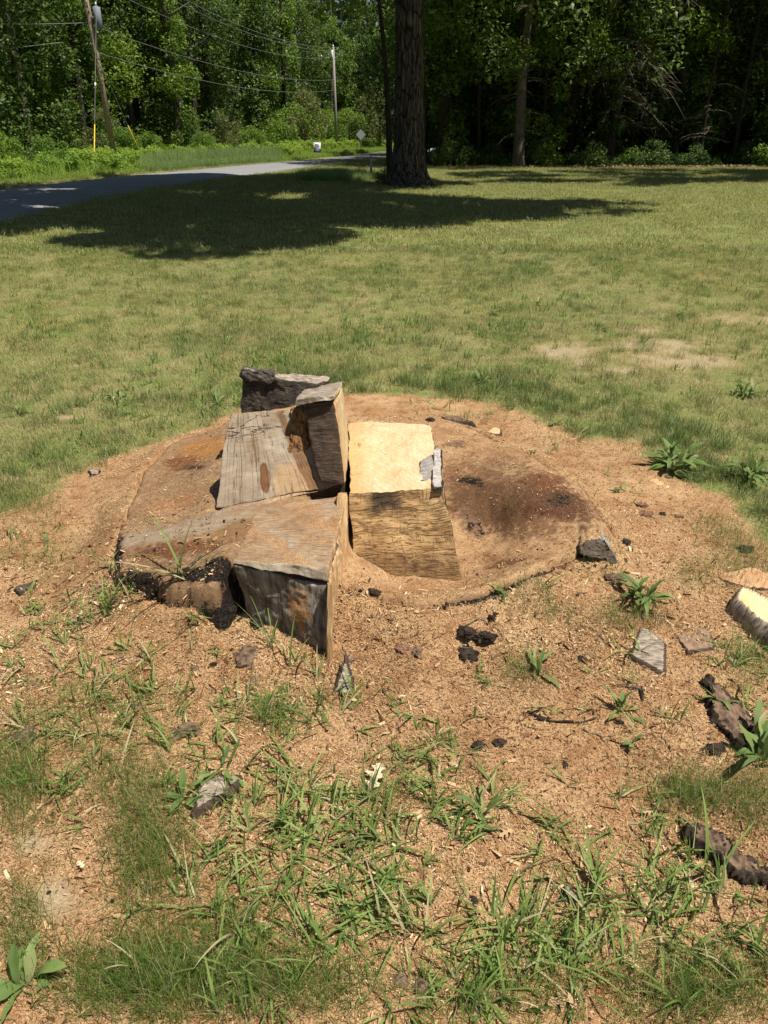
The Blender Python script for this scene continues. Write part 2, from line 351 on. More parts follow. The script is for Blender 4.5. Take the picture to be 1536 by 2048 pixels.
# ------------------------------------------------------------------ the ground and its height
def pip(poly, x, y):
    n = len(poly); c = np.zeros(x.shape, bool); j = n - 1
    for i in range(n):
        xi, yi = poly[i]; xj, yj = poly[j]
        cond = ((yi > y) != (yj > y)) & (x < (xj - xi) * (y - yi) / (yj - yi + 1e-12) + xi); c ^= cond; j = i
    return c
def pdist(poly, x, y, closed=True):
    d = np.full(x.shape, 1e9); n = len(poly)
    for i in range(n if closed else n - 1):
        a = np.array(poly[i]); b = np.array(poly[(i + 1) % n]); ab = b - a; L = (ab ** 2).sum() + 1e-12
        t = np.clip(((x - a[0]) * ab[0] + (y - a[1]) * ab[1]) / L, 0, 1)
        d = np.minimum(d, np.hypot(x - a[0] - t * ab[0], y - a[1] - t * ab[1]))
    return d
def sdf(poly, x, y):   # negative inside
    d = pdist(poly, x, y); return np.where(pip(poly, x, y), -d, d)
def wpoly(pts, z=0.0): return [tuple(P(p[0], p[1], p[2] if len(p) > 2 else z)[:2]) for p in pts]
DUSTP = wpoly([(-300, 1085), (0, 1045), (70, 1000), (130, 958), (260, 918), (330, 892), (400, 858), (480, 815), (560, 803), (690, 792), (800, 795), (930, 800), (1010, 815),
               (1100, 858), (1180, 880), (1280, 885), (1310, 930), (1350, 965), (1440, 995), (1500, 1080), (1560, 1150), (1700, 1250), (1900, 1700), (2300, 2600), (-900, 2600), (-600, 1500)])
SOIL = [(110, 1790, 70, 60), (60, 1690, 70, 40), (1150, 690, 50, 12), (1160, 725, 45, 8), (1330, 690, 120, 14), (1450, 640, 80, 8), (1420, 560, 40, 6), (1250, 740, 80, 12), (560, 640, 25, 5), (950, 690, 25, 5), (1130, 700, 90, 26), (1340, 720, 150, 26), (1480, 640, 90, 14), (1290, 660, 60, 10), (130, 835, 30, 7), (700, 600, 40, 6), (860, 1800, 20, 12), (30, 960, 20, 8)]
def soilmask(x, y):
    u, v = proj(x, y); m = np.zeros_like(x)
    for a, b, ra, rb in SOIL:
        m = np.maximum(m, 1 - sstep(.3, 1.2, np.hypot((u - a) / ra, (v - b) / rb) + .75 * fbm(x * 5, y * 5, s=3)))
    return m
def lawnmask(x, y):
    s = sdf(DUSTP, x, y) + .10 * fbm(x * 3, y * 3, s=11) + .05 * fbm(x * 12, y * 12, s=12)
    return sstep(-.03, .08, s)
def D0(x, y):
    x = np.asarray(x, float); y = np.asarray(y, float)
    near = np.exp(-((x - .0) / 3.5) ** 2 - ((y - 2.5) / 3.0) ** 2)
    z = .085 * np.exp(-((x + .05) / 1.15) ** 2 - ((y - 2.75) / .75) ** 2) + .03 * np.exp(-((x + .75) / .5) ** 2 - ((y - 2.8) / .4) ** 2)
    z -= .035 * np.exp(-((x - .2) / .5) ** 2 - ((y - 2.02) / .16) ** 2)
    z += (.024 * fbm(x * 2.2, y * 2.2, s=21) + .013 * fbm(x * 9, y * 9, s=22) + .005 * fbm(x * 40, y * 40, s=23, o=3)) * near
    z += .05 * fbm(x * .25, y * .25, s=24) * sstep(4, 12, y) * (1 - sstep(60, 80, y))
    return z
RBF = {}
def rbf(pts):
    p = np.array([P(*q) for q in pts]); A = p[:, :2]; d = np.hypot(A[:, None, 0] - A[None, :, 0], A[:, None, 1] - A[None, :, 1])
    K = np.sqrt(d * d + .05 ** 2); m = p[:, 2].mean(); wts = np.linalg.solve(K + np.eye(len(p)) * 1e-3, p[:, 2] - m)
    def f(x, y):
        r = np.full(np.shape(x), m)
        for (a, b), q in zip(A, wts): r = r + q * np.sqrt((x - a) ** 2 + (y - b) ** 2 + .0025)
        return r
    return f
LS = rbf([(240, 1075, .235), (330, 1065, .265), (245, 1135, .20), (340, 1160, .215), (430, 1165, .24), (440, 1100, .28), (430, 1045, .295), (468, 1120, .29), (560, 1060, .305),
          (655, 1130, .315), (690, 990, .32), (600, 990, .315), (380, 950, .21), (420, 885, .17), (300, 955, .13), (310, 1010, .20), (390, 1000, .25), (350, 905, .12), (480, 900, .28), (640, 900, .32), (480, 840, .22), (422, 992, .305), (424, 930, .275), (436, 880, .235), (400, 965, .25)])
LSP = wpoly([(232, 1078, .23), (228, 1140, .2), (300, 1158, .21), (350, 1172, .21), (425, 1172, .23), (470, 1110, .29), (560, 1100, .3), (610, 1090, .3), (620, 985, .32), (640, 900, .3), (660, 860, .3), (560, 840, .2), (470, 842, .17), (440, 866, .14), (340, 892, .09), (285, 945, .1), (262, 1010, .17)])
RS = rbf([(705, 1120, .10), (800, 1158, .02), (780, 1172, .045), (920, 1150, .015), (960, 1120, .03), (1000, 1060, .06), (912, 1116, .055), (900, 1060, .075), (850, 1180, .04), (700, 1180, .155), (770, 1197, .15), (850, 1213, .14), (960, 1188, .16), (1060, 1143, .18), (1100, 950, .225), (1125, 1000, .205),
          (1165, 1085, .13), (1195, 1045, .17), (1235, 1080, .09), (1030, 1010, .17), (960, 960, .12), (930, 1030, .085), (1000, 1090, .06), (900, 900, .12), (1000, 885, .10), (1185, 1000, .165), (780, 850, .1), (700, 860, .12), (1160, 960, .17), (1060, 920, .16), (985, 1140, .05)])
RSP = wpoly([(668, 1165, .13), (700, 1183, .12), (770, 1199, .10), (850, 1216, .085), (900, 1205, .09), (960, 1190, .11), (1010, 1172, .12), (1062, 1145, .14), (1110, 1125, .12), (1165, 1098, .12), (1215, 1110, .08), (1243, 1100, .08), (1228, 1060, .12), (1195, 1020, .16),
             (1165, 975, .18), (1110, 935, .2), (1040, 895, .12), (950, 862, .08), (860, 840, .08), (700, 846, .1), (698, 1000, .1), (697, 1130, .1)])
def LSz(x, y): return LS(x, y) + .005 * fbm(x * 14, y * 14, s=31) + .003 * fbm(x * 50, y * 50, s=32, o=2) + .0022 * np.sin((x * .55 - y * .83) * 260 + 2.5 * fbm(x * 6, y * 6, s=35)) * sstep(.1, .3, fbm(x * 4, y * 4, s=36) + .2)
def RSz(x, y): return RS(x, y) + .011 * fbm(x * 9, y * 9, s=33) + .005 * fbm(x * 40, y * 40, s=34, o=3)
def D(x, y):
    z = D0(x, y)
    x = np.asarray(x, float); y = np.asarray(y, float); near = (np.abs(x) < 2.2) & (y > 1.2) & (y < 4.6)
    if not near.any(): return z
    xx, yy, zz = x[near], y[near], z[near]
    for poly, f, k0, w_ in ((LSP, LS, .66, .20), (RSP, RS, .60, .13)):
        e = np.maximum(sdf(poly, xx, yy), 0) ; w_e = np.exp(-(e / (w_ * (1 + .5 * fbm(xx * 3, yy * 3, s=38)))) ** 2)
        back = sstep(2.25, 2.75, yy); k = k0 + (1.0 - k0) * back + .32 * fbm(xx * 4.5, yy * 4.5, s=37) * (1 - back); k = k * (1 - .85 * sstep(-.68, -.54, xx) * (1 - back)) if poly is LSP else k
        zz = np.where(e > 0, zz + np.maximum(f(xx, yy) - .004 - zz, 0) * w_e * np.clip(k, 0, 1), zz)
    z = z.copy(); z[near] = zz; return z
def surf(x, y):
    z = D(x, y); z = np.where(pip(LSP, x, y), np.maximum(z, LSz(x, y)), z); return np.where(pip(RSP, x, y), np.maximum(z, RSz(x, y)), z)
_tx, _ty = np.arange(-2.7, 2.75, .011), np.arange(.9, 4.9, .011); _X, _Y = np.meshgrid(_tx, _ty, indexing='ij')
_D = D(_X.ravel(), _Y.ravel()).reshape(_X.shape)
_z = _D.ravel().copy()
for _pl, _f in ((LSP, LSz), (RSP, RSz)):
    _in = pip(_pl, _X.ravel(), _Y.ravel()); _z[_in] = _f(_X.ravel()[_in], _Y.ravel()[_in])
_S = _z.reshape(_X.shape)
def _look(T, x, y, far):
    x = np.asarray(x, float); y = np.asarray(y, float); sh = x.shape; x, y = x.ravel(), y.ravel(); r = np.empty(len(x))
    ins = (x > _tx[0]) & (x < _tx[-2]) & (y > _ty[0]) & (y < _ty[-2])
    if (~ins).any(): r[~ins] = far(x[~ins], y[~ins])
    fx, fy = (x[ins] - _tx[0]) / .011, (y[ins] - _ty[0]) / .011; i, j = fx.astype(int), fy.astype(int); fx, fy = fx - i, fy - j
    r[ins] = T[i, j] * (1 - fx) * (1 - fy) + T[i + 1, j] * fx * (1 - fy) + T[i, j + 1] * (1 - fx) * fy + T[i + 1, j + 1] * fx * fy
    return r.reshape(sh)
def D(x, y): return _look(_D, x, y, D0)
def surf(x, y): return _look(_S, x, y, D0)
def on(u, v, z0=0.0):
    p = P(u, v, z0)
    for _ in range(4):
        z = float(D(np.array([p[0]]), np.array([p[1]]))[0]); p = P(u, v, z)
    return p
ROADF = [(-14.5, 0), (-13.9, 12), (-12.9, 26.4), (-11.7, 36), (-8.4, 50), (-5.0, 63), (-1.5, 84), (6, 120), (25, 190)]
ROADN = [(-7.3, 0), (-7.9, 12), (-8.2, 16.6), (-8.1, 28), (-5.5, 40), (-2.6, 58), (1.6, 78), (9.5, 114), (31, 186)]
ROADP = ROADF + ROADN[::-1]
def graded(a, b, st, lo, hi, g=1.13):
    c = list(np.arange(a, b + 1e-6, st)); s = st; x = c[-1]
    while x < hi: s = min(s * g, 25); x += s; c.append(x)
    s = st; x = c[0]; f = []
    while x > lo: s = min(s * g, 25); x -= s; f.append(x)
    return np.array(f[::-1] + c)
gx = graded(-2.5, 2.6, .02, -420, 420); gy = graded(.5, 4.9, .02, -60, 640)
X, Y = np.meshgrid(gx, gy, indexing='ij'); x, y = X.ravel(), Y.ravel()
z = D(x, y)
for pl in (LSP, RSP): z = np.where(pip(pl, x, y), z - .02 - .1 * sstep(0, .15, -sdf(pl, x, y)), z)
z = np.where(sdf(ROADP, x, y) < .3, np.minimum(z, -.03), z)
FOREST = [(-200, 38), (-26, 38), (-17, 44), (-13.5, 60), (-9, 85), (-4, 97), (4, 100), (6, 84), (3.5, 70), (2.5, 56), (3.5, 48), (8, 46.5), (30, 46.5), (80, 46), (400, 40), (400, 640), (-400, 640), (-400, 38)]
fo = sdf(FOREST, x, y)
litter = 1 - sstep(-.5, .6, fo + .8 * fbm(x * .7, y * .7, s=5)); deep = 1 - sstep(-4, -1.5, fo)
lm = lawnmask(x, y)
lm = lm * (1 - soilmask(x, y) * .9)
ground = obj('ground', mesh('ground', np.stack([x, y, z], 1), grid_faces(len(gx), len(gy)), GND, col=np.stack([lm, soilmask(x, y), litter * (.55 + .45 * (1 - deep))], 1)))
tag(ground, kind='structure')
# road
mr = M('asphalt', .9, .3); v_ = mr.pos(); a_ = mr.noise(v_, 60, 4, .7); b_ = mr.noise(v_, .6, 4, .6)
mr.bump(a_, .4, .01); ASPH = mr.base(mr.mix(mr.ramp(b_, [(.35, 0), (.7, .4)]), mr.ramp(a_, [(.3, (.17, .17, .17)), (.7, (.29, .29, .285))]), (.34, .33, .31)))
def respline(p, n):
    p = np.array(p, float); s = np.r_[0, np.cumsum(np.hypot(*np.diff(p, axis=0).T))]; t = np.linspace(0, s[-1], n)
    return np.stack([np.interp(t, s, p[:, k]) for k in range(p.shape[1])], 1)
ra, rb = respline(ROADF, 120), respline(ROADN, 120)
rows = [ra + (rb - ra) * t for t in (-.02, 0.02, .25, .5, .75, .98, 1.02)]
zz = [-.06, .012, .04, .055, .04, .012, -.06]
rv = np.stack([np.c_[r_ + .06 * np.stack([fbm(r_[:, 1] * .8, r_[:, 0], s=q), 0 * r_[:, 0]], 1), np.full(len(r_), h)] for q, (r_, h) in enumerate(zip(rows, zz))], 0).reshape(-1, 3)
tag(obj('road', mesh('road', rv, grid_faces(7, 120)[:, ::-1], ASPH)), kind='structure')

# ------------------------------------------------------------------ the stump
stump = thing('tree_stump', 'huge partly sawn-up oak stump of blocks rising from orange sawdust', 'tree stump', (0, 2.7, 0))
def spart(name, me, label=None):
    o = obj(name, me); o.parent = stump; o.matrix_parent_inverse = stump.matrix_basis.inverted(); o.matrix_parent_inverse[1][3] = -2.7
    if label: o['label'] = label
    return o
def stains(x, y, zf, base, lst, d0=.62):
    u, v = proj(x, y, zf); c = np.tile(np.array(base), (len(x), 1)); d = np.full(len(x), d0); ch = np.zeros(len(x))
    for (a, b, ra, rb, rot, col, dust, char) in lst:
        cr, sr = math.cos(R(rot)), math.sin(R(rot)); du, dv = u - a, v - b
        e = np.hypot((du * cr + dv * sr) / ra, (-du * sr + dv * cr) / rb) + .55 * fbm(x * 7, y * 7, s=int(a)) + .32 * fbm(x * 28, y * 28, s=int(b)) + .3 * vn(x * 90, y * 90, s=int(b))
        k = 1 - sstep(.55, 1.15, e)
        c = c * (1 - k[:, None]) + np.array(col) * k[:, None]; d = d * (1 - k) + dust * k; ch = np.maximum(ch * (1 - k), char * k)
    return c, d, ch
def plate(name, poly, zf, lst, base, drop=.34, st=.008, label=None, rimc=.64):
    px = np.array(poly); gx = np.arange(px[:, 0].min() - .08, px[:, 0].max() + .08, st); gy = np.arange(px[:, 1].min() - .08, px[:, 1].max() + .08, st)
    X, Y = np.meshgrid(gx, gy, indexing='ij'); x, y = X.ravel(), Y.ravel()
    e = sdf(poly, x, y) + .018 * fbm(x * 8, y * 8, s=41) + .004 * fbm(x * 30, y * 30, s=42)
    z = zf(x, y); k = np.clip(e / .055, 0, 1); zt = z.copy(); z = z - drop * k ** .8 + .0 * x
    z -= .012 * np.exp(-(e / .012) ** 2)
    x2 = x + k * .02 * fbm(x * 30, y * 30, z * 30, s=43); y2 = y + k * .022 * fbm(x * 18 + 9, y * 18, z * 18, s=44)
    c, d, ch = stains(x, y, zt, base, lst, .44 if poly is LSP else .6)
    side = sstep(.0, .012, e); ch = np.maximum(ch, side * rimc); d = d * (1 - side) + side * (.30 + .6 * fbm(x * 6, y * 6, s=45))
    f = grid_faces(len(gx), len(gy)); keep = (e[f] < .06).all(1); f = f[keep]
    used = np.unique(f); rm = np.full(len(x), -1); rm[used] = np.arange(len(used)); f = rm[f]
    v = np.stack([x2, y2, z], 1)[used]
    me = mesh(name, v, f, ROOT, col=c[used])
    dd = np.ones((len(used), 4), np.float32); dd[:, 0] = d[used]; dd[:, 1] = ch[used]; dd[:, 2] = 0
    a = me.color_attributes.new('d', 'FLOAT_COLOR', 'POINT'); a.data.foreach_set('color', dd.ravel())
    return spart(name, me, label)
rust, red, greyw, orange, blk = (.20, .075, .03), (.16, .05, .025), (.40, .31, .21), (.50, .23, .07), (.03, .018, .012)
plate('root_slab', LSP, LSz, [(290, 1075, 80, 15, -12, greyw, .0, 0), (430, 1045, 130, 17, -12, greyw, .1, 0), (305, 1105, 75, 20, -6, red, .05, 0), (410, 1090, 70, 14, -8, rust, .3, 0), (410, 900, 60, 22, -15, orange, .1, 0), (360, 925, 45, 12, -8, rust, .35, 0),
      (270, 1150, 60, 16, 8, blk, .3, .55), (400, 1150, 60, 16, 0, blk, .3, .6), (440, 1128, 34, 16, 0, blk, .3, .64), (232, 1115, 14, 40, 0, blk, .4, .58), (330, 1128, 60, 10, 0, (.22, .12, .06), .2, .1), (480, 1060, 80, 22, -20, (.30, .17, .08), .2, 0), (350, 1010, 50, 12, -15, rust, .6, 0), (390, 935, 30, 6, -8, blk, .3, .3), (600, 980, 90, 12, -6, greyw, .6, 0)], (.32, .20, .11), label='low sawn left part of the stump, grey and rust stained under sawdust')
plate('root_slab', RSP, RSz, [(1020, 1000, 170, 72, 12, (.22, .115, .055), .34, 0), (1110, 1005, 84, 48, 20, (.10, .038, .018), .1, .18), (1125, 1000, 30, 14, 10, blk, .0, .36), (1085, 962, 44, 20, 0, (.17, .06, .025), .2, 0), (955, 1010, 70, 48, 20, (.13, .062, .03), .22, .22), (940, 962, 40, 12, 10, blk, .1, .5), (945, 1050, 45, 24, 60, (.2, .12, .07), .3, .36), (1005, 925, 50, 18, 0, (.20, .11, .06), .45, .1),
      (1000, 1130, 70, 9, -14, (.15, .07, .03), .35, .25), (940, 1120, 60, 10, -8, (.2, .1, .05), .5, 0), (910, 890, 30, 8, 0, (.13, .07, .05), .4, .1), (1025, 1160, 48, 6, -22, (.17, .09, .045), .15, 0), (1205, 1030, 25, 10, 50, (.16, .14, .13), .2, .2), (800, 1150, 100, 12, 0, (.3, .18, .1), .9, 0), (1190, 1085, 30, 20, 20, (.3, .2, .12), .75, .1)],
      (.38, .23, .12), drop=.13, label='hollowed low right part of the stump, stained dark red under sawdust', rimc=.60)
def block(name, cs, mats, n=26, amp=.006, ext=0.0, label=None, freq=9, seed=0, off=(0, 0, 0), edge=.016):
    """cs: bottom fl, fr, br, bl, top fl, fr, br, bl; mats for front, right, back, left, top, bottom"""
    c = np.array([np.asarray(p, float) for p in cs]) + np.array(off)
    if ext:
        for q in range(4): c[q] = c[q + 4] + (c[q] - c[q + 4]) * (1 + ext)
    quads = [(0, 1, 5, 4), (1, 2, 6, 5), (2, 3, 7, 6), (3, 0, 4, 7), (4, 5, 6, 7), (3, 2, 1, 0)]
    V, Fc, UV, MI, o = [], [], [], [], 0; PRM = []; pc = np.array([(0, 0, 0), (1, 0, 0), (1, 1, 0), (0, 1, 0), (0, 0, 1), (1, 0, 1), (1, 1, 1), (0, 1, 1)], float)
    for q, (a, b, d, e) in enumerate(quads):
        s, t = np.meshgrid(np.linspace(0, 1, n), np.linspace(0, 1, n), indexing='ij'); s, t = s.ravel()[:, None], t.ravel()[:, None]
        v = c[a] * (1 - s) * (1 - t) + c[b] * s * (1 - t) + c[d] * s * t + c[e] * (1 - s) * t
        V.append(v); PRM.append(pc[a] * (1 - s) * (1 - t) + pc[b] * s * (1 - t) + pc[d] * s * t + pc[e] * (1 - s) * t); Fc.append(grid_faces(n, n) + o); o += n * n
        UV.append(np.c_[s * np.linalg.norm(c[b] - c[a]), t * np.linalg.norm(c[e] - c[a])]); MI += [q] * ((n - 1) ** 2)
    V = np.concatenate(V); g = V * freq
    ST = np.concatenate(PRM) * 2 - 1; dim = np.array([np.linalg.norm(c[1] - c[0]) + np.linalg.norm(c[5] - c[4]), np.linalg.norm(c[3] - c[0]) + np.linalg.norm(c[7] - c[4]), np.linalg.norm(c[4] - c[0]) + np.linalg.norm(c[6] - c[2])]) / 4
    er = min(edge, dim.min() * .45) * (.45 + 1.1 * np.clip(fbm(V[:, 0] * 16 + seed, V[:, 1] * 16, V[:, 2] * 16, s=90 + seed) + .35, 0, 1.3))[:, None]
    p = ST * dim; q_ = np.clip(p, -(dim - er), dim - er); dlt = p - q_; ln = np.linalg.norm(dlt, axis=1)[:, None]; p2 = q_ + np.where(ln > er, dlt / (ln + 1e-9) * er, dlt)
    a_ = (p2 / dim + 1) / 2; A, B, Cc = a_[:, 0:1], a_[:, 1:2], a_[:, 2:3]
    V = ((1 - A) * (1 - B) * (1 - Cc) * c[0] + A * (1 - B) * (1 - Cc) * c[1] + A * B * (1 - Cc) * c[2] + (1 - A) * B * (1 - Cc) * c[3] + (1 - A) * (1 - B) * Cc * c[4] + A * (1 - B) * Cc * c[5] + A * B * Cc * c[6] + (1 - A) * B * Cc * c[7])
    cen = c.mean(0)
    d = np.stack([fbm(g[:, 0] + 7 * k, g[:, 1] - 3 * k, g[:, 2], s=50 + k + seed, o=4) for k in range(3)], 1) * amp
    V = V + d; V = V + np.stack([fbm(g[:, 0] * 5, g[:, 1] * 5, g[:, 2] * 5 + 11 * k, s=150 + k + seed, o=3) for k in range(3)], 1) * amp * .35
    me = mesh(name, V, np.concatenate(Fc), mats, uv=np.concatenate(UV), mi=MI)
    return spart(name, me, label)
mdd = M('packed_sawdust', .95, .15); dcol, dht = dust_color(mdd, mdd.pos()); mdd.bump(dht, .9, .006); ROOTD = mdd.base(dcol)
# D: pale block on the right
D_ = dict(tfl=PY(701, 985, 2.60), tfr=PY(884, 977, 2.60), tbl=PY(696, 842, 3.15), tbr=PY(862, 849, 3.15), bfl=PY(705, 1116, 2.49), bfr=PY(914, 1113, 2.49))
d_b = D_['tbr'] * 1.0; d_b[2] = .02; d_b[0] += .03; d_l = D_['tbl'] * 1.0; d_l[2] = .02
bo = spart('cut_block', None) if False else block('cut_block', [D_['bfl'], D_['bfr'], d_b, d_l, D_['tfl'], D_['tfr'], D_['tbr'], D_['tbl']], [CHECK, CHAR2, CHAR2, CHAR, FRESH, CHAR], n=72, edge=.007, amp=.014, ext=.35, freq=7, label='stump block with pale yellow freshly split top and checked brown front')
block('bark_sliver', [PY(870, 985, 2.58), PY(887, 985, 2.58), PY(885, 905, 2.86), PY(868, 905, 2.86), PY(864, 974, 2.585), PY(884, 974, 2.585), PY(882, 899, 2.87), PY(868, 899, 2.87)], [CHAR, BARK, CHAR, SIDE, mat_char('silver_bark', (.22, .19, .17), (.66, .62, .55), .9), CHAR], n=16, amp=.012, freq=22, label='grey and white scrap of bark on the pale block')
block('bark_sliver', [PY(841, 968, 2.66), PY(868, 971, 2.64), PY(866, 912, 2.82), PY(838, 925, 2.80), PY(840, 962, 2.665), PY(867, 966, 2.645), PY(864, 908, 2.83), PY(842, 920, 2.80)], [CHAR2] * 4 + [mat_char('grey_bark', (.18, .15, .13), (.46, .41, .36), .4)] + [CHAR], n=12, amp=.010, freq=26, label='grey bark patch at the right edge of the pale block')
# splinter standing up on the fresh top
block('splinter', [PY(703, 967, 2.70), PY(716, 972, 2.68), PY(722, 966, 2.72), PY(705, 960, 2.73), PY(702, 945, 2.72), PY(705, 946, 2.72), PY(729, 946, 2.73), PY(703, 944, 2.73)], [WTHIN] * 6, n=6, amp=.004, freq=30)
# G: low front block, with the kerf near its top
gtfl, gtfr, gtbr, gtbl = P(466, 1122, .300), P(658, 1136, .330), P(692, 988, .330), P(520, 1015, .308)
gbfl, gbfr = P(500, 1252, .02), P(663, 1322, .0)
kfl, kfr = PY(467, 1129, gtfl[1] - .004), PY(659, 1170, gtfr[1] - .004)
kbr = gtbr - np.array([0, 0, .035]); kbl = gtbl - np.array([0, 0, .035])
gbbr = np.array([gtbr[0], gtbr[1], 0]); gbbl = np.array([gtbl[0], gtbl[1], .0])
block('cut_block', [gbfl, gbfr, gbbr, gbbl, kfl, kfr, kbr, kbl], [GREY, SIDE, SIDE, CHAR, CHAR, SIDE], n=60, amp=.016, freq=8, seed=3, label='low dark silvery front block of the stump')  # top face dark: shade of the saw cut put into its colour
k2 = .013
block('top_plank', [kfl + (0, -.004, k2 * .3), kfr + (-.003, -.008, k2), kbr + (0, 0, .01), kbl + (0, 0, .01), gtfl + (0, .0, .002), gtfr + (-.003, .0, 0), gtbr, gtbl], [mat_fresh('pale_edge_wood', (.46, .36, .24), (.62, .54, .42), (.3, .2, .12)), SIDE, SIDE, SIDE, TOP, SIDE], n=60, edge=.009, amp=.009, freq=10, seed=4, label='sawn slab above the saw cut, dusted with sawdust')
block('torn_strip', [P(672, 1146, .10) + (-.004, 0, -.05), P(698, 1146, .10) + (-.004, 0, -.05), P(697, 1100, .1) + (-.004, .05, 0), P(680, 1100, .1) + (0, .05, 0), PY(673, 992, 2.50), PY(694, 990, 2.52), PY(694, 985, 2.66), PY(676, 985, 2.66)], [SIDE] * 6, n=20, amp=.006, freq=14, label='torn tan strip along the saw cut')
block('torn_strip', [PY(652, 1330, 1.925), PY(665, 1330, 1.925), PY(668, 1320, 2.05), PY(652, 1320, 2.05), PY(654, 1168, 1.985), PY(663, 1170, 1.985), PY(665, 1160, 2.1), PY(655, 1160, 2.1)], [SIDE] * 6, n=16, amp=.006, freq=16, label='yellow strip down the right corner of the low front block')
# A: weathered upper block
abfl, abfr = P(430, 1016, .318), P(688, 968, .335)
atfl, atfr = PY(459, 830, 2.72), PY(590, 817, 2.80)
block('cut_block', [abfl, abfr, abfr + (.0, .30, -.02), abfl + (.10, .42, -.1), atfl, atfr, atfr + (.06, .16, -.02), atfl + (.04, .20, -.09)], [WEATH, CHAR2, CHAR2, CHAR, TOPD, CHAR], n=70, ext=.0, edge=.008, amp=.010, freq=8, seed=6, label='upper block with weathered grey sawn face and rust stain')
block('cut_block', [abfl + (.004, .022, -.16), abfr + (0, .02, -.16), abfr + (.0, .30, -.16), abfl + (.10, .42, -.3), abfl + (.004, .022, .0), abfr + (0, .02, .0), abfr + (.0, .30, -.02), abfl + (.10, .42, -.1)], [CHAR2, CHAR2, CHAR2, CHAR, CHAR, CHAR], n=30, edge=.003, amp=.006, freq=8, seed=7, label='shadowed foot of the upper weathered block')  # dark front puts the shade of the gap under the face into colour
for q, (v0, v1, r0, r1) in enumerate([(1021, 1029, 655, 968), (1032, 1043, 560, 992)]):
    a0, a1 = P(429, v0, .312 - q * .012), P(r0, r1, .33 - q * .006); b0, b1 = P(428, v1, .300 - q * .012), P(r0, r1 + 6, .322 - q * .006)
    fw = np.array([.005, -.014 + q * .004, 0]); b0, b1, a0, a1 = b0 + fw, b1 + fw, a0 + fw, a1 + fw
    block('thin_plank', [b0, b1, b1 + (0, .12, 0), b0 + (.1, .16, 0), a0, a1, a1 + (0, .12, 0), a0 + (.1, .16, 0)], [WEATH, CHAR, CHAR, CHAR, TOP, CHAR], n=24, amp=.005, freq=12, edge=.004, seed=8 + q)
# ragged brown heart wood between A and B
block('torn_strip', [PY(560, 985, 2.615), PY(660, 970, 2.69), PY(660, 960, 2.75), PY(560, 980, 2.7), PY(586, 822, 2.765), PY(607, 818, 2.775), PY(607, 816, 2.9), PY(588, 818, 2.9)], [mat_barky('torn_red_heartwood', (.04, .018, .008), (.42, .22, .09), 1.0, 1, (3, 3, .5))] * 6, n=30, amp=.022, freq=18, seed=11, label='ragged red-brown heartwood between the two upper blocks')
# B: dark wedge
bbfl, bbfr, btfl, btfr = PY(640, 968, 2.62), PY(693, 975, 2.62), PY(603, 812, 2.735), PY(670, 802, 2.72)
btbr, btbl = PY(686, 772, 3.02), PY(606, 782, 3.02)
block('cut_block', [bbfl, bbfr, bbfr + (-.005, .42, 0), bbfl + (0, .42, 0), btfl, btfr, btbr, btbl], [CHAR2, FRESH, CHAR, CHAR, TOPD, CHAR], n=40, amp=.007, freq=9, seed=14, label='upper block with black-brown scorched front and pale sawn right side')
block('top_plank', [PY(591, 813, 2.70), PY(668, 800, 2.70), btbr + (0, 0, 0), PY(600, 785, 3.0), PY(592, 796, 2.705), PY(669, 790, 2.715), PY(686, 763, 3.03), PY(612, 776, 3.02)], [PALE, FRESH, CHAR, CHAR2, PALE, CHAR], n=26, amp=.007, freq=14, seed=16, label='greyish lip capping the scorched upper block')
# C: black rear block
ctfl, ctfr, ctbr, ctbl = PY(484, 737, 3.05), PY(632, 771, 2.97), PY(663, 757, 3.20), PY(556, 745, 3.15)
block('cut_block', [PY(476, 860, 2.99), PY(612, 850, 2.92), PY(661, 850, 3.26), PY(500, 850, 3.3), ctfl, ctfr, ctbr, ctbl], [mat_char('burnt_rear_wood', (.006, .006, .006), (.10, .075, .052), .8), CHAR2, CHAR, CHAR, PALE, CHAR], n=60, amp=.018, freq=10, seed=18, label='burnt black block at the back of the stump')
block('bark_sliver', [PY(481, 760, 3.02), PY(556, 768, 3.0), PY(558, 752, 3.16), PY(486, 745, 3.16), PY(482, 736, 3.03), PY(545, 745, 3.02), PY(548, 742, 3.16), PY(487, 735, 3.16)], [CHAR] * 6, n=30, amp=.018, freq=24, seed=19)
# root knob at the right rim
block('root_knob', [PY(1160, 1108, 2.44), PY(1236, 1130, 2.46), PY(1236, 1075, 2.72), PY(1150, 1070, 2.72), PY(1166, 1086, 2.50), PY(1202, 1068, 2.54), PY(1200, 1044, 2.68), PY(1160, 1052, 2.68)], [mat_char('dark_knob_wood', (.03, .02, .016), (.16, .115, .08), .3), mat_char('mouldy_white_wood', (.06, .055, .05), (.6, .57, .52), .9), CHAR, CHAR, ROOTD, CHAR], n=44, amp=.024, edge=.03, freq=15, seed=21, label='dark root end with white mould at the right rim')

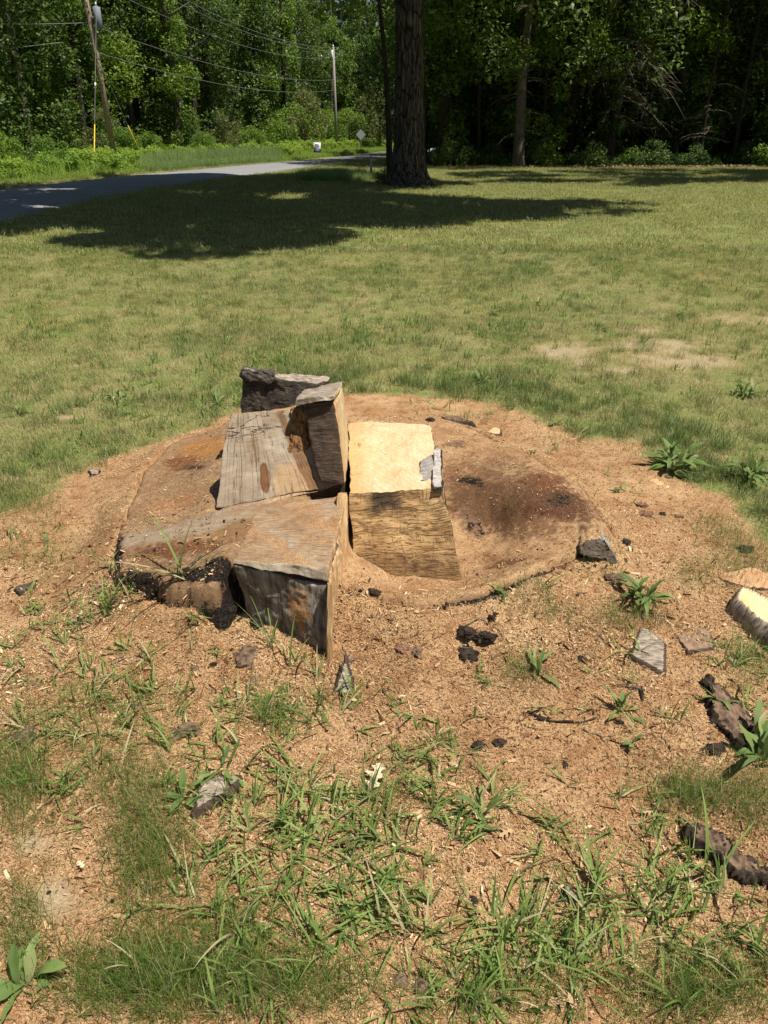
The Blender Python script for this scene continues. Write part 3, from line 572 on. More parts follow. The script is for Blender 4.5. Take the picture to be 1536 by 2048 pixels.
# ------------------------------------------------------------------ lumps and chips of wood
def lump(seed, sx, sy, sz, mat, rough=.35, fr=2.2, sub=3):
    import bmesh
    bm = bmesh.new(); bmesh.ops.create_icosphere(bm, subdivisions=sub, radius=1.0)
    v = np.array([p.co[:] for p in bm.verts]); f = [[q.index for q in p.verts] for p in bm.faces]; bm.free()
    r = 1 + rough * fbm(v[:, 0] * fr + seed, v[:, 1] * fr, v[:, 2] * fr, s=seed) + .4 * rough * fbm(v[:, 0] * fr * 3 + seed, v[:, 1] * fr * 3, v[:, 2] * fr * 3, s=seed + 1)
    v = v * r[:, None] * np.array([sx, sy, sz]); return mesh('lump', v, f, mat, smooth=False)
def slab(poly, th, mat_top_, mat_side_, seed=0, amp=.004, dz=None, n=5):
    """an irregular flat piece grown on a fine grid inside its outline, with a steep broken edge and an underside"""
    p = np.array(poly, float); lo, hi = p.min(0) - .012, p.max(0) + .012; L = max(hi - lo); st = L / 70
    gx, gy = np.arange(lo[0], hi[0], st), np.arange(lo[1], hi[1], st); X, Y = np.meshgrid(gx, gy, indexing='ij'); x, y = X.ravel(), Y.ravel()
    e = sdf([tuple(q) for q in p], x, y) + amp * 2.2 * fbm(x * 45 + seed, y * 45, s=seed) + amp * fbm(x * 160, y * 160, s=seed + 1)
    edge = min(.028, th * .42 + .003); k = np.clip(-e / edge, 0, 1)
    z = th * (k ** .5) * (1 - .12 * (k >= 1)) + amp * 1.4 * k * fbm(x * 38, y * 38 + seed, s=seed + 2) + amp * .8 * k * fbm(x * 130, y * 50, s=seed + 3) - .006 * (k <= 0)
    f = grid_faces(len(gx), len(gy)); keep = (e[f] < st * .9).all(1); f = f[keep]; used = np.unique(f); rm = np.full(len(x), -1); rm[used] = np.arange(len(used)); f = rm[f]
    v = np.stack([x, y, z], 1)[used]; ku = k[used]; mi = (ku[f].mean(1) < .97).astype(int); nb = len(v)
    vb = v.copy(); vb[:, 2] = -.008
    uv = v[:, :2] - lo; V = np.concatenate([v, vb]); Fq = np.concatenate([f, f[:, ::-1] + nb])
    return mesh('slab', V, Fq, [mat_top_, mat_side_], smooth=True, uv=np.concatenate([uv, uv]), mi=np.concatenate([mi, np.ones(len(f), int)]))
def slab_at(name, label, cat, pts, th, mt, ms, seed=0, lift=0.0, amp=.003, group=None, tilt=(0, 0), zf=None):
    w = [np.array(on(*p)) for p in pts]; c = np.mean(w, 0); base = float(surf(np.array([c[0]]), np.array([c[1]]))[0]) if zf is None else zf
    w = [P(p[0], p[1], base) for p in pts]; c = np.mean(w, 0); loc = [(q[0] - c[0], q[1] - c[1]) for q in w]
    me = slab(loc, th, mt, ms, seed, amp); me.name = name
    o = obj(name, me, None, (c[0], c[1], base - .007 + lift)); o.rotation_euler = (tilt[0], tilt[1], 0)
    return tag(o, label, cat, group)
def wz(u, v):   # world point on whatever surface shows at this pixel
    p = P(u, v, .1)
    for _ in range(6):
        z = float(surf(np.array([p[0]]), np.array([p[1]]))[0]); p = P(u, v, z)
    return p
slab_at('bark_strip', 'black charred bark strip with forked left end on sawdust behind pale block', 'bark', [(880, 846), (878, 838), (890, 840), (905, 836), (950, 856), (952, 861), (915, 858), (886, 852)], .045, BROWNBARK, BARK, 3, tilt=(R(-8), 0))
slab_at('wood_chip', 'pale wedge-shaped wood chip beside the black bark strip', 'wood chip', [(967, 869), (972, 866), (990, 855), (1003, 862), (1005, 871), (998, 874)], .022, WTHIN, CHAR2, 4)
slab_at('wood_chip', 'bright yellow curved wood chip right of the pale block', 'wood chip', [(897, 897), (925, 896), (948, 891), (957, 895), (940, 905), (905, 909)], .010, mat_fresh('yellow_chip_wood', (.78, .5, .2), (.85, .6, .28), (.78, .5, .2)), WTHIN, 5)
slab_at('wood_chip', 'yellow wood chip lying below the big plantain plant', 'wood chip', [(1294, 958), (1312, 957), (1340, 972), (1338, 980), (1318, 975)], .010, WTHIN, WTHIN, 6)
slab_at('bark_strip', 'small black bark bit behind the pale block', 'bark', [(838, 843), (845, 838), (858, 845), (862, 850), (842, 850)], .03, BARK, BARK, 7)
slab_at('plank_offcut', 'orange-brown plank offcut half sunk in grass at right edge', 'wood', [(1428, 1160), (1432, 1150), (1485, 1137), (1510, 1138), (1560, 1160), (1575, 1185), (1500, 1185), (1450, 1170)], .022, mat_fresh('red_brown_wood', (.50, .27, .13), (.62, .38, .2), (.36, .16, .09)), CHAR2, 8)
t = slab_at('split_log', 'split yellow log with grey bark side lying at right edge', 'log', [(1450, 1225), (1462, 1200), (1480, 1195), (1600, 1262), (1640, 1310), (1575, 1318), (1500, 1275)], .085, mat_fresh('split_log_wood', (.80, .52, .26), (.88, .66, .38), (.74, .42, .17)), PALE, 9, amp=.0008)
slab_at('plank', 'flat pointed grey-brown board lying on the sawdust', 'board', [(1255, 1318), (1274, 1257), (1300, 1263), (1334, 1290), (1333, 1354), (1320, 1350)], .022, PALE, CHAR2, 10, amp=.0015, tilt=(R(2), R(3)))
slab_at('buried_board', 'dull brown board half buried in sawdust right of the pointed board', 'board', [(1345, 1268), (1372, 1245), (1425, 1262), (1430, 1298), (1375, 1305)], .010, mat_barky('dull_board', (.2, .13, .08), (.36, .24, .15), 1), CHAR2, 11)
slab_at('bark_slab', 'long crumbly dark bark slab running down towards the large plantain', 'bark', [(1398, 1372), (1412, 1355), (1430, 1365), (1445, 1385), (1462, 1395), (1500, 1432), (1512, 1462), (1502, 1490), (1478, 1500), (1450, 1480), (1425, 1450), (1410, 1430), (1408, 1410), (1415, 1395)], .035, BROWNBARK, BARK, 12, amp=.011)
slab_at('bark_slab', 'dark bark slab with reddish inside among the grass at lower right', 'bark', [(1362, 1668), (1372, 1652), (1390, 1650), (1430, 1675), (1470, 1705), (1560, 1760), (1570, 1790), (1470, 1762), (1410, 1722), (1385, 1705)], .04, BROWNBARK, BARK, 13, amp=.010)
slab_at('driftwood_piece', 'weathered grey-white wood piece with dark streaks in lower-left grass', 'wood', [(382, 1605), (395, 1580), (440, 1555), (484, 1552), (486, 1575), (455, 1605), (400, 1638), (380, 1640)], .035, PALE, CHAR2, 14, amp=.004)
slab_at('bark_chip', 'grey bark chip half hidden in grass at left edge', 'bark', [(25, 1180), (40, 1170), (82, 1160), (80, 1170), (40, 1188)], .012, CHAR, BARK, 15)
slab_at('bark_chip', 'grey bark scrap at the lawn edge left of the stump', 'bark', [(175, 944), (185, 938), (205, 944), (200, 952), (180, 954)], .02, PALE, BARK, 16)
slab_at('bark_strip', 'thin black bark strip beneath the three-leaved plantain', 'bark', [(1224, 1370), (1285, 1372), (1290, 1400), (1282, 1405), (1276, 1382), (1226, 1377)], .014, BROWNBARK, BARK, 17)
slab_at('wood_fragment', 'grey broken wood fragment with bark edge in the grass bottom right', 'wood', [(1116, 1800), (1125, 1765), (1135, 1762), (1150, 1785), (1172, 1790), (1176, 1806), (1150, 1812)], .02, PALE, BARK, 18)
# standing shard
sp = wz(690, 1383)
me = slab([(-.045, -.01), (.038, -.012), (.036, .05), (.02, .10), (.012, .145), (0.0, .10), (-.02, .05)], .016, PALE, CHAR2, 20, .002); me.name = 'shard'
o = obj('wood_shard', me, None, (sp[0] - .005, sp[1], sp[2] - .01)); o.rotation_euler = (R(38), R(0), R(4)); tag(o, 'pointed grey wood shard standing just below the low front block', 'wood')
LUMPS = [(490, 1310, 20, 24, 0, 'flat dark brown bark chip below the tall grass stems'), (935, 1311, 20, 16, 1, 'large charcoal lump below the stump rim, lower of three'), (972, 1275, 22, 11, 1, 'charcoal lump lying just above and right of the largest charcoal'),
         (935, 1265, 18, 12, 1, 'rough charcoal lump above the largest charcoal'), (50, 1475, 22, 16, 0, 'rounded brown bark lump at the far left among thin grass'), (375, 1463, 24, 15, 0, 'brown bark lump with a grass blade over it, left of centre'),
         (390, 1336, 8, 5, 0, 'tiny brown bark crumb left of the flat dark chip'), (512, 1358, 9, 7, 0, 'small bark crumb under the flat dark chip'), (957, 1491, 12, 9, 1, 'left one of the two small charcoal bits in open sawdust'), (998, 1487, 14, 9, 1, 'right one of the two small charcoal bits in open sawdust'),
         (1130, 1531, 6, 9, 1, 'small upright charcoal bit right of centre'), (1285, 1012, 13, 7, 2, 'flat reddish stone-like chip on sawdust right of the stump, uppermost'), (1292, 1030, 12, 8, 2, 'brown chip directly under the flat reddish chip'), (1325, 1028, 7, 5, 1, 'small dark crumb right of the two reddish chips'), (1358, 1034, 10, 5, 2, 'low brown crumb farthest right of the reddish chips'),
         (1490, 1100, 16, 10, 1, 'dark blue-grey lump in grass near the right edge'), (1250, 1085, 9, 8, 1, 'black crumb at the foot of the mouldy root end'), (1335, 955, 6, 5, 0, 'small brown crumb near the yellow chip'), (850, 1975, 22, 14, 0, 'brown bark lump near the bottom edge, middle'), (800, 1960, 14, 10, 0, 'small brown lump near the bottom edge beside a larger one'),
         (1230, 1160, 20, 10, 0, 'brown bark chip behind the ribbed plantain'), (1165, 1320, 9, 7, 1, 'small black crumb left of the pointed board'), (948, 1802, 10, 8, 1, 'black crumb in the lower-middle grass'), (1235, 1445, 10, 5, 1, 'dark crumb left of the long bark slab'), (1080, 1437, 11, 6, 1, 'dark crumb at the end of the dark twig'), (1430, 1500, 20, 12, 1, 'crumbled bark clump at the end of the long bark slab'), (860, 840, 9, 6, 1, 'black crumb at the top edge of the pale block'),
         (520, 1240, 16, 18, 1, 'black crumbled bark against the low front block'), (745, 1185, 14, 8, 1, 'black bark crumb on the stump rim, leftmost'), (700, 1320, 9, 8, 0, 'brown crumb by the pointed shard'), (835, 1300, 10, 14, 0, 'curled brown bark scrap left of the largest charcoal'), (805, 1298, 12, 9, 2, 'dull pinkish wood scrap left of the curled bark')]
LM = [BROWNBARK, BARK, mat_barky('reddish_chip', (.10, .05, .03), (.32, .18, .11), 1.2)]
for q, (u, v, ru, rv, k, lab) in enumerate(LUMPS):
    p = wz(u, v); dpt = p[1] * math.cos(PITCH) - (p[2] - CAMZ) * math.sin(PITCH); s = ru * dpt / F
    me = lump(60 + q, s, s * (rv / ru) * 1.25, s * .5, LM[k], rough=.75, fr=1.7, sub=4); o = obj('charcoal_lump' if k == 1 else 'bark_lump', me, None, (p[0], p[1], p[2] + s * .04))
    tag(o, lab, 'charcoal' if k == 1 else 'bark chip')
# rim of burnt bark along the cut edges, crumbly
V = []
for (pts, n, sz) in [([(345, 1172), (425, 1178), (465, 1170)], 46, .014), ([(425, 1175), (470, 1240)], 38, .014), ([(705, 1187), (770, 1203), (845, 1222)], 40, .009), ([(850, 1228), (905, 1215), (975, 1200), (1010, 1180)], 80, .012), ([(950, 1205), (990, 1230)], 26, .011), ([(1155, 1100), (1165, 1130), (1130, 1135)], 44, .008), ([(225, 1120), (215, 1170)], 30, .010), ([(430, 1170), (478, 1245)], 60, .020), ([(340, 1170), (430, 1185)], 40, .016)]:
    pr = respline(pts, 40)
    for q in range(n):
        c = pr[rng.integers(0, 40)] + rng.normal(0, 6, 2); p = wz(c[0], c[1])
        if fbm(np.array([c[0] * .03]), np.array([c[1] * .05]), s=88)[0] > -.05: V.append((p - np.array([0, 0, sz * .35]), sz * .9 * rng.uniform(.15, 1.0) ** 1.5))
import bmesh
bm = bmesh.new(); bmesh.ops.create_icosphere(bm, subdivisions=1, radius=1.0); iv = np.array([p.co[:] for p in bm.verts]); iff = np.array([[q.index for q in p.verts] for p in bm.faces]); bm.free()
def crumbs(name, lst, mat, seed=0):
    r_ = np.random.default_rng(seed); VV, FF, o = [], [], 0
    for p, s in lst:
        v = iv * (1 + r_.uniform(-.35, .35, (len(iv), 1))) * s * r_.uniform(.6, 1.3, 3); VV.append(v + p + np.array([0, 0, s * .2])); FF.append(iff + o); o += len(iv)
    return mesh(name, np.concatenate(VV), np.concatenate(FF), mat, smooth=False)
ob = obj('charred_bark_rim', crumbs('charred_bark_rim', V, BARK, 5)); ob.parent = stump; ob.matrix_parent_inverse = __import__('mathutils').Matrix.Translation((0, -2.7, 0)); ob['kind'] = 'stuff'
# scattered charcoal crumbs in the dust
lst = []
for q in range(1500):
    u, v = rng.uniform(0, 1536), rng.uniform(830, 2040); p = wz(u, v)
    if sdf(DUSTP, np.array([p[0]]), np.array([p[1]]))[0] < -.05: lst.append((p, rng.uniform(.3, 1) ** 3 * .006))
tag(obj('charcoal_crumbs', crumbs('charcoal_crumbs', lst, BARK, 6)), 'tiny black charcoal crumbs scattered over the sawdust', kind='stuff')

# ------------------------------------------------------------------ sawdust chips (countless)
def scatter(n, y0, y1, marg=.5):
    y = np.sqrt(rng.uniform(y0 ** 2, y1 ** 2, n)); hw = .68 * y + marg * 1.1; return rng.uniform(-1, 1, n) * hw, y
def chips(n, y0, y1, lmin, lmax):
    x, y = scatter(n, y0, y1); k = (1 - lawnmask(x, y)) * (1 - .9 * soilmask(x, y)); keep = rng.random(n) < k * (.45 + .55 * sstep(-.3, .3, fbm(x * 5, y * 5, s=71)))
    x, y = x[keep], y[keep]; n = len(x); z = surf(x, y)
    for (a, b, cc) in ((-.66, -.17, (2.42, 3.2)), (-.16, .23, (2.5, 3.15))):   # nothing under the blocks
        ok = ~((x > a) & (x < b) & (y > cc[0]) & (y < cc[1])); x, y, z = x[ok], y[ok], z[ok]
    ok = ~((pip(LSP, x, y) | pip(RSP, x, y)) & (rng.random(len(x)) < .72)); x, y, z = x[ok], y[ok], z[ok]
    ok = ~(pip(wpoly([(466, 1120, .3), (660, 1140, .3), (692, 988, .33), (520, 1010, .3)]), x, y)); x, y, z = x[ok], y[ok], z[ok]; n = len(x)
    L = rng.uniform(lmin, lmax, n) * rng.choice([.6, 1, 1, 1.6], n); W = L * rng.uniform(.12, .4, n); az = rng.uniform(0, 2 * math.pi, n); el = rng.normal(0, .45, n); ro = rng.uniform(-1.1, 1.1, n)
    d = np.stack([np.cos(az) * np.cos(el), np.sin(az) * np.cos(el), np.sin(el)], 1); s = np.stack([-np.sin(az) * np.cos(ro), np.cos(az) * np.cos(ro), np.sin(ro)], 1)
    c = np.stack([x, y, z + .0015 + L * .12 + rng.uniform(0, .002, n)], 1); bend = np.array([0, 0, 1.]) * (L * .1)[:, None]
    v = np.stack([c - d * L[:, None] / 2 - s * W[:, None] / 2, c - d * L[:, None] / 2 + s * W[:, None] / 3 - bend, c + d * L[:, None] / 2 + s * W[:, None] / 2, c + d * L[:, None] / 2 - s * W[:, None] / 3 + bend], 1).reshape(-1, 3)
    lt = .60 + .40 * sstep(-.30, .18, fbm(x * 3.2, y * 3.2, s=72) + .35 * fbm(x * 13, y * 13, s=73))
    return v, np.arange(4 * n).reshape(-1, 4), np.repeat(np.c_[rng.random(n) ** 1.15 * lt, rng.random(n), rng.random(n)], 4, 0)
v, f, c = join([chips(9000, .7, 2.6, .010, .022), chips(290000, .7, 2.3, .003, .0075), chips(70000, .7, 3.0, .004, .008), chips(150000, 1.8, 4.4, .004, .009)])
mc = M('wood_shavings', .9, .15); r_, g_, b_ = mc.sep(mc.attr()); CH = mc.base(mc.ramp(r_, [(0, (.07, .036, .015)), (.25, (.30, .175, .082)), (.6, (.57, .375, .195)), (.88, (.72, .52, .29)), (1, (.80, .65, .43))]))
tag(obj('sawdust', mesh('sawdust', v, f, CH, smooth=False, col=c)), 'orange-tan sawdust and shavings spread around the stump', kind='stuff')
# ------------------------------------------------------------------ foliage builders
def leaves(cen, spread, n, size, seed, droop=.0, flat=.6, aspect=.55, flatten=1.0, gaussian=False, tilt=.7):
    """n separate leaves in ellipsoidal clumps; cen (k,3), spread (k,) or (k,3)"""
    r_ = np.random.default_rng(seed); cen = np.asarray(cen, float); sp = np.asarray(spread, float); sp = sp[:, None] * np.ones((1, 3)) if sp.ndim == 1 else sp
    wt = sp.prod(1) ** (2 / 3); k = r_.choice(len(cen), n, p=wt / wt.sum())
    d = r_.normal(0, 1, (n, 3)); d /= np.linalg.norm(d, axis=1)[:, None]; rad = r_.uniform(.25, 1, n) ** .5
    c = cen[k] + d * rad[:, None] * sp[k]
    az = r_.uniform(0, 2 * math.pi, n); pt = r_.normal(-.25 - droop, .45, n)
    ax = np.stack([np.cos(az) * np.cos(pt), np.sin(az) * np.cos(pt), np.sin(pt)], 1)
    nr = r_.normal(0, tilt, (n, 3)) + np.array([0, 0, 1.0]) + d * .5
    sd_ = np.cross(ax, nr); sd_ /= np.linalg.norm(sd_, axis=1)[:, None] + 1e-9
    L = size * r_.uniform(.6, 1.35, n); W = L * aspect
    v = np.stack([c - ax * L[:, None] / 2, c + sd_ * W[:, None] / 2, c + ax * L[:, None] / 2 - np.array([0, 0, 1.]) * L[:, None] * .12, c - sd_ * W[:, None] / 2], 1).reshape(-1, 3)
    col = np.repeat(np.c_[np.clip(.5 + .25 * r_.normal(0, 1, n), 0, 1), r_.random(n), r_.random(n)], 4, 0)
    return v, np.arange(4 * n).reshape(-1, 4), col
def clumps(n, h0, h1, r, seed, cs=(.6, 1.5), shape='dome', hollow=.35):
    r_ = np.random.default_rng(seed); c, s = [], []
    while len(c) < n:
        z = r_.uniform(0, 1); a = r_.uniform(0, 2 * math.pi); q = r_.uniform(hollow, 1) ** .6
        prof = {'dome': math.sin(math.pi * min(1, .12 + .86 * z)) ** .6, 'cone': (1 - z) ** .8 + .06, 'col': .8 + .2 * math.sin(6 * z + seed)}[shape]
        c.append((r * prof * q * math.cos(a), r * prof * q * math.sin(a), h0 + (h1 - h0) * z)); s.append(r_.uniform(*cs) * (.6 + .4 * prof))
    return np.array(c), np.array(s)
LG = mat_leaf('broad_leaf_green', [(.03, .065, .012), (.06, .12, .022), (.11, .19, .035), (.19, .27, .065)])
LB = mat_leaf('bright_leaf_green', [(.075, .15, .018), (.12, .23, .03), (.19, .31, .045), (.28, .38, .075)], .42)
LD = mat_leaf('dark_leaf_green', [(.03, .06, .013), (.065, .12, .023), (.12, .20, .04), (.22, .32, .075)])
LN = mat_leaf('spruce_needle_green', [(.03, .055, .028), (.06, .095, .045), (.10, .14, .07)], tr=.15)
LO = mat_leaf('olive_leaf', [(.06, .085, .022), (.11, .14, .04), (.17, .20, .065), (.25, .27, .10)])
DEAD = mat_plain('dead_twig_bark', (.20, .17, .13), .9, .2, .5, 60); DEADL = mat_plain('pale_dead_twigs', (.20, .17, .125), .9, .2)
def trunk_mesh(h, r, seed=0, lean=(0, 0), mat=None, flare=1.5, limbs=6, n=12, limb_from=.3, jit=.12):
    r_ = np.random.default_rng(seed); m = 14; t = np.linspace(0, 1, m) ** 1.3
    path = np.stack([lean[0] * t * h + .10 * h * .12 * np.sin(t * 5 + seed), lean[1] * t * h + .012 * h * np.cos(t * 4 + seed), t * h - .15], 1)
    rad = r * (1 - .75 * t) * (1 + (flare - 1) * np.exp(-t * h / .5)); parts = [tube(path, rad, n, jit, seed)]
    for q in range(limbs):
        k = r_.uniform(limb_from, .9); p0 = np.array([np.interp(k, t, path[:, j]) for j in range(3)]); a = r_.uniform(0, 2 * math.pi); L = h * r_.uniform(.15, .28)
        s = np.linspace(0, 1, 6)[:, None]; d = np.array([math.cos(a), math.sin(a), r_.uniform(.25, .9)])
        parts.append(tube(p0 + d * s * L + np.array([0, 0, .12 * L]) * s ** 2, r * .35 * (1 - .8 * s[:, 0]), 6, .1, seed + q))
    v, f, _ = join(parts); return mesh('trunk', v, f, mat or DARKTRUNK)
# shared crowns (local origin at the foot of the tree)
def crown(name, spec, mat):
    return mesh(name, *[(lambda r: (r[0], r[1]))(spec)][0], mat, smooth=False, col=spec[2])
c_, s_ = clumps(75, 1.0, 17, 4.6, 1, (.8, 1.6)); CR_FULL = crown('crown', leaves(c_, s_, 15000, .26, 1), LG)
c_, s_ = clumps(75, 0.4, 15, 4.2, 2, (.7, 1.5)); CR_FULL2 = crown('crown', leaves(c_, s_, 15000, .22, 2), LB)
c_, s_ = clumps(80, 5.0, 19, 5.0, 3, (.9, 1.7)); CR_HIGH = crown('crown', leaves(c_, s_, 13000, .28, 3), LD)
c_, s_ = clumps(50, 1.5, 17, 4.2, 4, (.5, 1.1)); CR_THIN = crown('crown', leaves(c_, s_, 8000, .24, 4), LB)
c_, s_ = clumps(46, 0.2, 13, 1.6, 5, (.5, 1.0), 'col'); CR_VINE = crown('crown', leaves(c_, s_, 9000, .20, 5), LB)
c_, s_ = clumps(26, .15, 2.2, 1.5, 6, (.3, .7)); CR_SHRUB = crown('crown', leaves(c_, s_, 4200, .13, 6), LB)
c_, s_ = clumps(26, .2, 3.6, 1.9, 7, (.4, .9)); CR_SHRUB2 = crown('crown', leaves(c_, s_, 4200, .15, 7), LO)
c_, s_ = clumps(22, .1, 1.3, .9, 8, (.2, .5)); CR_LOW = crown('crown', leaves(c_, s_, 2200, .11, 8), LG); CR_LOWB = crown('crown', leaves(c_, s_, 1800, .13, 9), LB)
def spruce_crown(seed, h, r, n, mat, dead=0):
    r_ = np.random.default_rng(seed); parts, tw = [], []
    for q in range(n):
        z = r_.uniform(.04, 1) * h; a = r_.uniform(0, 2 * math.pi); L = r * (1 - z / h) ** .7 * r_.uniform(.6, 1.1) + .3
        s = np.linspace(0, 1, 7); p = np.stack([math.cos(a) * L * s, math.sin(a) * L * s, z - .35 * L * s ** 1.5 + .1 * L * s ** 4], 1)
        parts.append(leaves(p[1:], np.full((6, 3), .16 * L * .6 + .12) * np.array([1, 1, .5]), 170, .17, seed * 99 + q, droop=.5, aspect=.16)); tw.append(tube(p, .025 * (1 - .8 * s), 4))
    v, f, c = join(parts); return mesh('crown', v, f, mat, smooth=False, col=c), join([(a, b) for a, b in tw])
CR_SPRUCE, tw_ = spruce_crown(9, 15, 3.2, 120, LN); SP_TW = mesh('branches', tw_[0], tw_[1], DARKTRUNK)
CR_SPRUCE2, _ = spruce_crown(10, 9, 2.4, 80, LN)
TR = [trunk_mesh(17, .26, q, mat=[DARKTRUNK, TRUNK][q % 2], limbs=7) for q in range(4)]; TRT = [trunk_mesh(15, .13, 10 + q, (.02 * (q - 1), 0), limbs=4, flare=1.3) for q in range(3)]
TS = [trunk_mesh(2.0, .05, 20 + q, limbs=7, limb_from=.1, n=6) for q in range(2)]
def gpos(u, d): # ground point in the direction of pixel column u at distance d ahead
    dep = d * math.cos(PITCH) + CAMZ * math.sin(PITCH); return ((u - 768) / F * dep, d)
def tree(name, label, cat, u, d, crown_, trunk_, s=1.0, rz=0, group=None, sink=0, extra=None):
    x, y = gpos(u, d); t = thing(name, label, cat, (x, y, -.05 - sink), rz, group, s)
    if trunk_ is not None: obj('trunk', trunk_, t)
    if crown_ is not None: obj('crown', crown_, t)
    if extra is not None: obj('branches', extra, t)
    return t
# --- left of the road
GL = 'trees along the far side of the road'
for a in [('broadleaf_tree', 'dark full-crowned tree at the far left behind the road', -60, 40, CR_FULL, TR[0], 1.0, .3), ('broadleaf_tree', 'dense leafy tree just left of the leaning utility pole', 70, 53, CR_FULL, TR[1], .95, 1.9),
          ('broadleaf_tree', 'bright leafy tree right behind the leaning utility pole', 178, 61, CR_FULL2, TR[2], .95, 3.0), ('broadleaf_tree', 'shaded olive tree between the pole and the vine-hung trunk', 275, 68, CR_FULL, TR[3], 1.0, 4.2),
          ('vine_covered_tree', 'thick trunk hung with vines right of the second yellow guy guard', 362, 66, CR_VINE, trunk_mesh(14, .36, 31, mat=TRUNK), 1.0, .5), ('spruce_tree', 'blue-grey spruce with drooping lower boughs beside the vine-hung trunk', 425, 75, CR_SPRUCE, TR[0], 1.0, 1.0),
          ('vine_covered_tree', 'tall column of bright vines left of the spotlit woodland gap', 520, 86, CR_VINE, TR[1], 1.25, 2.2), ('vine_covered_tree', 'narrow bright vine column just left of the distant pole', 575, 94, CR_VINE, TR[2], 1.2, 4.0),
          ('broadleaf_tree', 'light green tree above the roadside shrubs left of the yard sign', 480, 92, CR_FULL2, TR[3], 1.0, .8), ('broadleaf_tree', 'rounded green tree directly behind the distant pole', 668, 112, CR_FULL2, TR[1], 1.0, 3.5),
          ('broadleaf_tree', 'leafy tree at the road bend behind the diamond sign', 735, 116, CR_FULL, TR[2], 1.0, 5.2), ('broadleaf_tree', 'dark tree overhanging the road bend beyond the yard sign', 615, 114, CR_FULL, TR[0], 1.1, 2.6)]:
    tree(a[0], a[1], 'tree', a[2], a[3], a[4], a[5], a[6], a[7], GL)
GS = 'bushes along the road verge'
for q, (u, d, s, c, lab) in enumerate([(15, 36, .75, CR_SHRUB, 'low bright bush at the far left road verge'), (100, 40, .7, CR_SHRUB, 'bright bush in the verge left of the first yellow guard'), (215, 54, .8, CR_SHRUB2, 'olive bush behind the foot of the leaning pole'), (255, 53, .9, CR_SHRUB, 'leafy bush behind the slanted yellow guard'),
          (305, 58, .8, CR_SHRUB, 'bright bush left of the vine-hung trunk'), (410, 60, .8, CR_SHRUB, 'low bright bush under the spruce'), (455, 64, .8, CR_SHRUB2, 'olive bush right of the spruce'), (505, 70, 1.0, CR_SHRUB, 'bright bush beneath the vine column'), (560, 80, 1.3, CR_SHRUB, 'tall bush behind the left edge of the yard sign'),
          (610, 88, 1.5, CR_SHRUB2, 'dark-hearted bush behind the yard sign'), (650, 102, 1.9, CR_SHRUB, 'large bright shrub left of the distant pole'), (700, 106, 2.0, CR_SHRUB, 'large rounded shrub between the distant pole and the diamond sign'), (745, 104, 1.7, CR_SHRUB2, 'shrub right of the diamond sign'), (590, 92, 2.0, CR_SHRUB, 'large shrub between vine column and distant pole'),
          (690, 72, .35, CR_LOW, 'little dark bush at the road edge in front of the distant pole'), (770, 29.5, .42, CR_LOW, 'low dark shrub at the left foot of the big oak')]):
    x, y = gpos(u, d); t = thing('bush', lab, 'bush', (x, y, -.05), q * 1.7, GS, s); obj('stem', TS[q % 2], t); obj('crown', c, t)
# --- right woods: front row described one by one
GR = 'trees at the wood edge behind the lawn'
PINE = trunk_mesh(18, .30, 41, (.012, 0), mat=TRUNK, limbs=0, flare=1.3, n=16, jit=.2)
def dead_twigs(seed, h, L, n, mat, droop=.3, z0=1.5, name='dead_branches', side=None, subs=5):
    r_ = np.random.default_rng(seed); P_ = []
    for q in range(n):
        a = r_.uniform(0, 2 * math.pi) if side is None else r_.normal(side, .8); z = r_.uniform(z0, h); l = L * r_.uniform(.4, 1.1); s = np.linspace(0, 1, 7)
        p = np.stack([math.cos(a) * l * s, math.sin(a) * l * s + .1 * l * np.sin(s * 5 + q), z + .15 * l * s - droop * l * s ** 2.2], 1); P_.append([tube(p, .020 * (1 - .75 * s) * (L / 1.5) ** .5 + .004, 4)])
        for b in range(subs):
            k = r_.integers(2, 7); p0 = p[k]; d = np.array([math.cos(a + r_.normal(0, .9)), math.sin(a + r_.normal(0, .9)), -r_.uniform(.0, 1.3) * droop * 2 + .2]); l2 = l * r_.uniform(.2, .45); s2 = np.linspace(0, 1, 4)[:, None]
            P_[-1].append(tube(p0 + d * s2 * l2 - np.array([0, 0, .35 * droop]) * l2 * s2 ** 2, .008 * (1 - .6 * s2[:, 0]) + .003, 3))
    return [mesh('dead_branch', *join(k)[:2], mat) for k in P_]
t = tree('pine_tree', 'rough-barked pine trunk with dead snags at the wood edge', 'tree', 1037, 45.5, None, PINE, 1, 0, GR); [obj('dead_branch', k_, t) for k_ in dead_twigs(1, 9, 1.6, 34, DEAD)]; obj('crown', CR_HIGH, t)
t = tree('conifer_tree', 'conifer with pale drooping dead boughs and a vine on its trunk', 'tree', 1215, 48, None, TR[0], 1, 0, GR); [obj('dead_branch', k_, t) for k_ in dead_twigs(2, 10, 3.0, 46, DEADL, .55, 2.6, subs=11)]
c_, s_ = clumps(18, .5, 9, .55, 44, (.2, .4), 'col'); obj('vine', crown('vine', leaves(c_, s_, 1700, .16, 44), LG), t); obj('crown', CR_HIGH, t)
t = tree('bare_tree', 'crooked dead tree with forked pale branches right of the conifer', 'tree', 1400, 47.5, None, TRT[0], .8, 0, GR); [obj('dead_branch', k_, t) for k_ in dead_twigs(3, 6, 2.0, 16, DEADL, .3, 1.2, subs=5)]
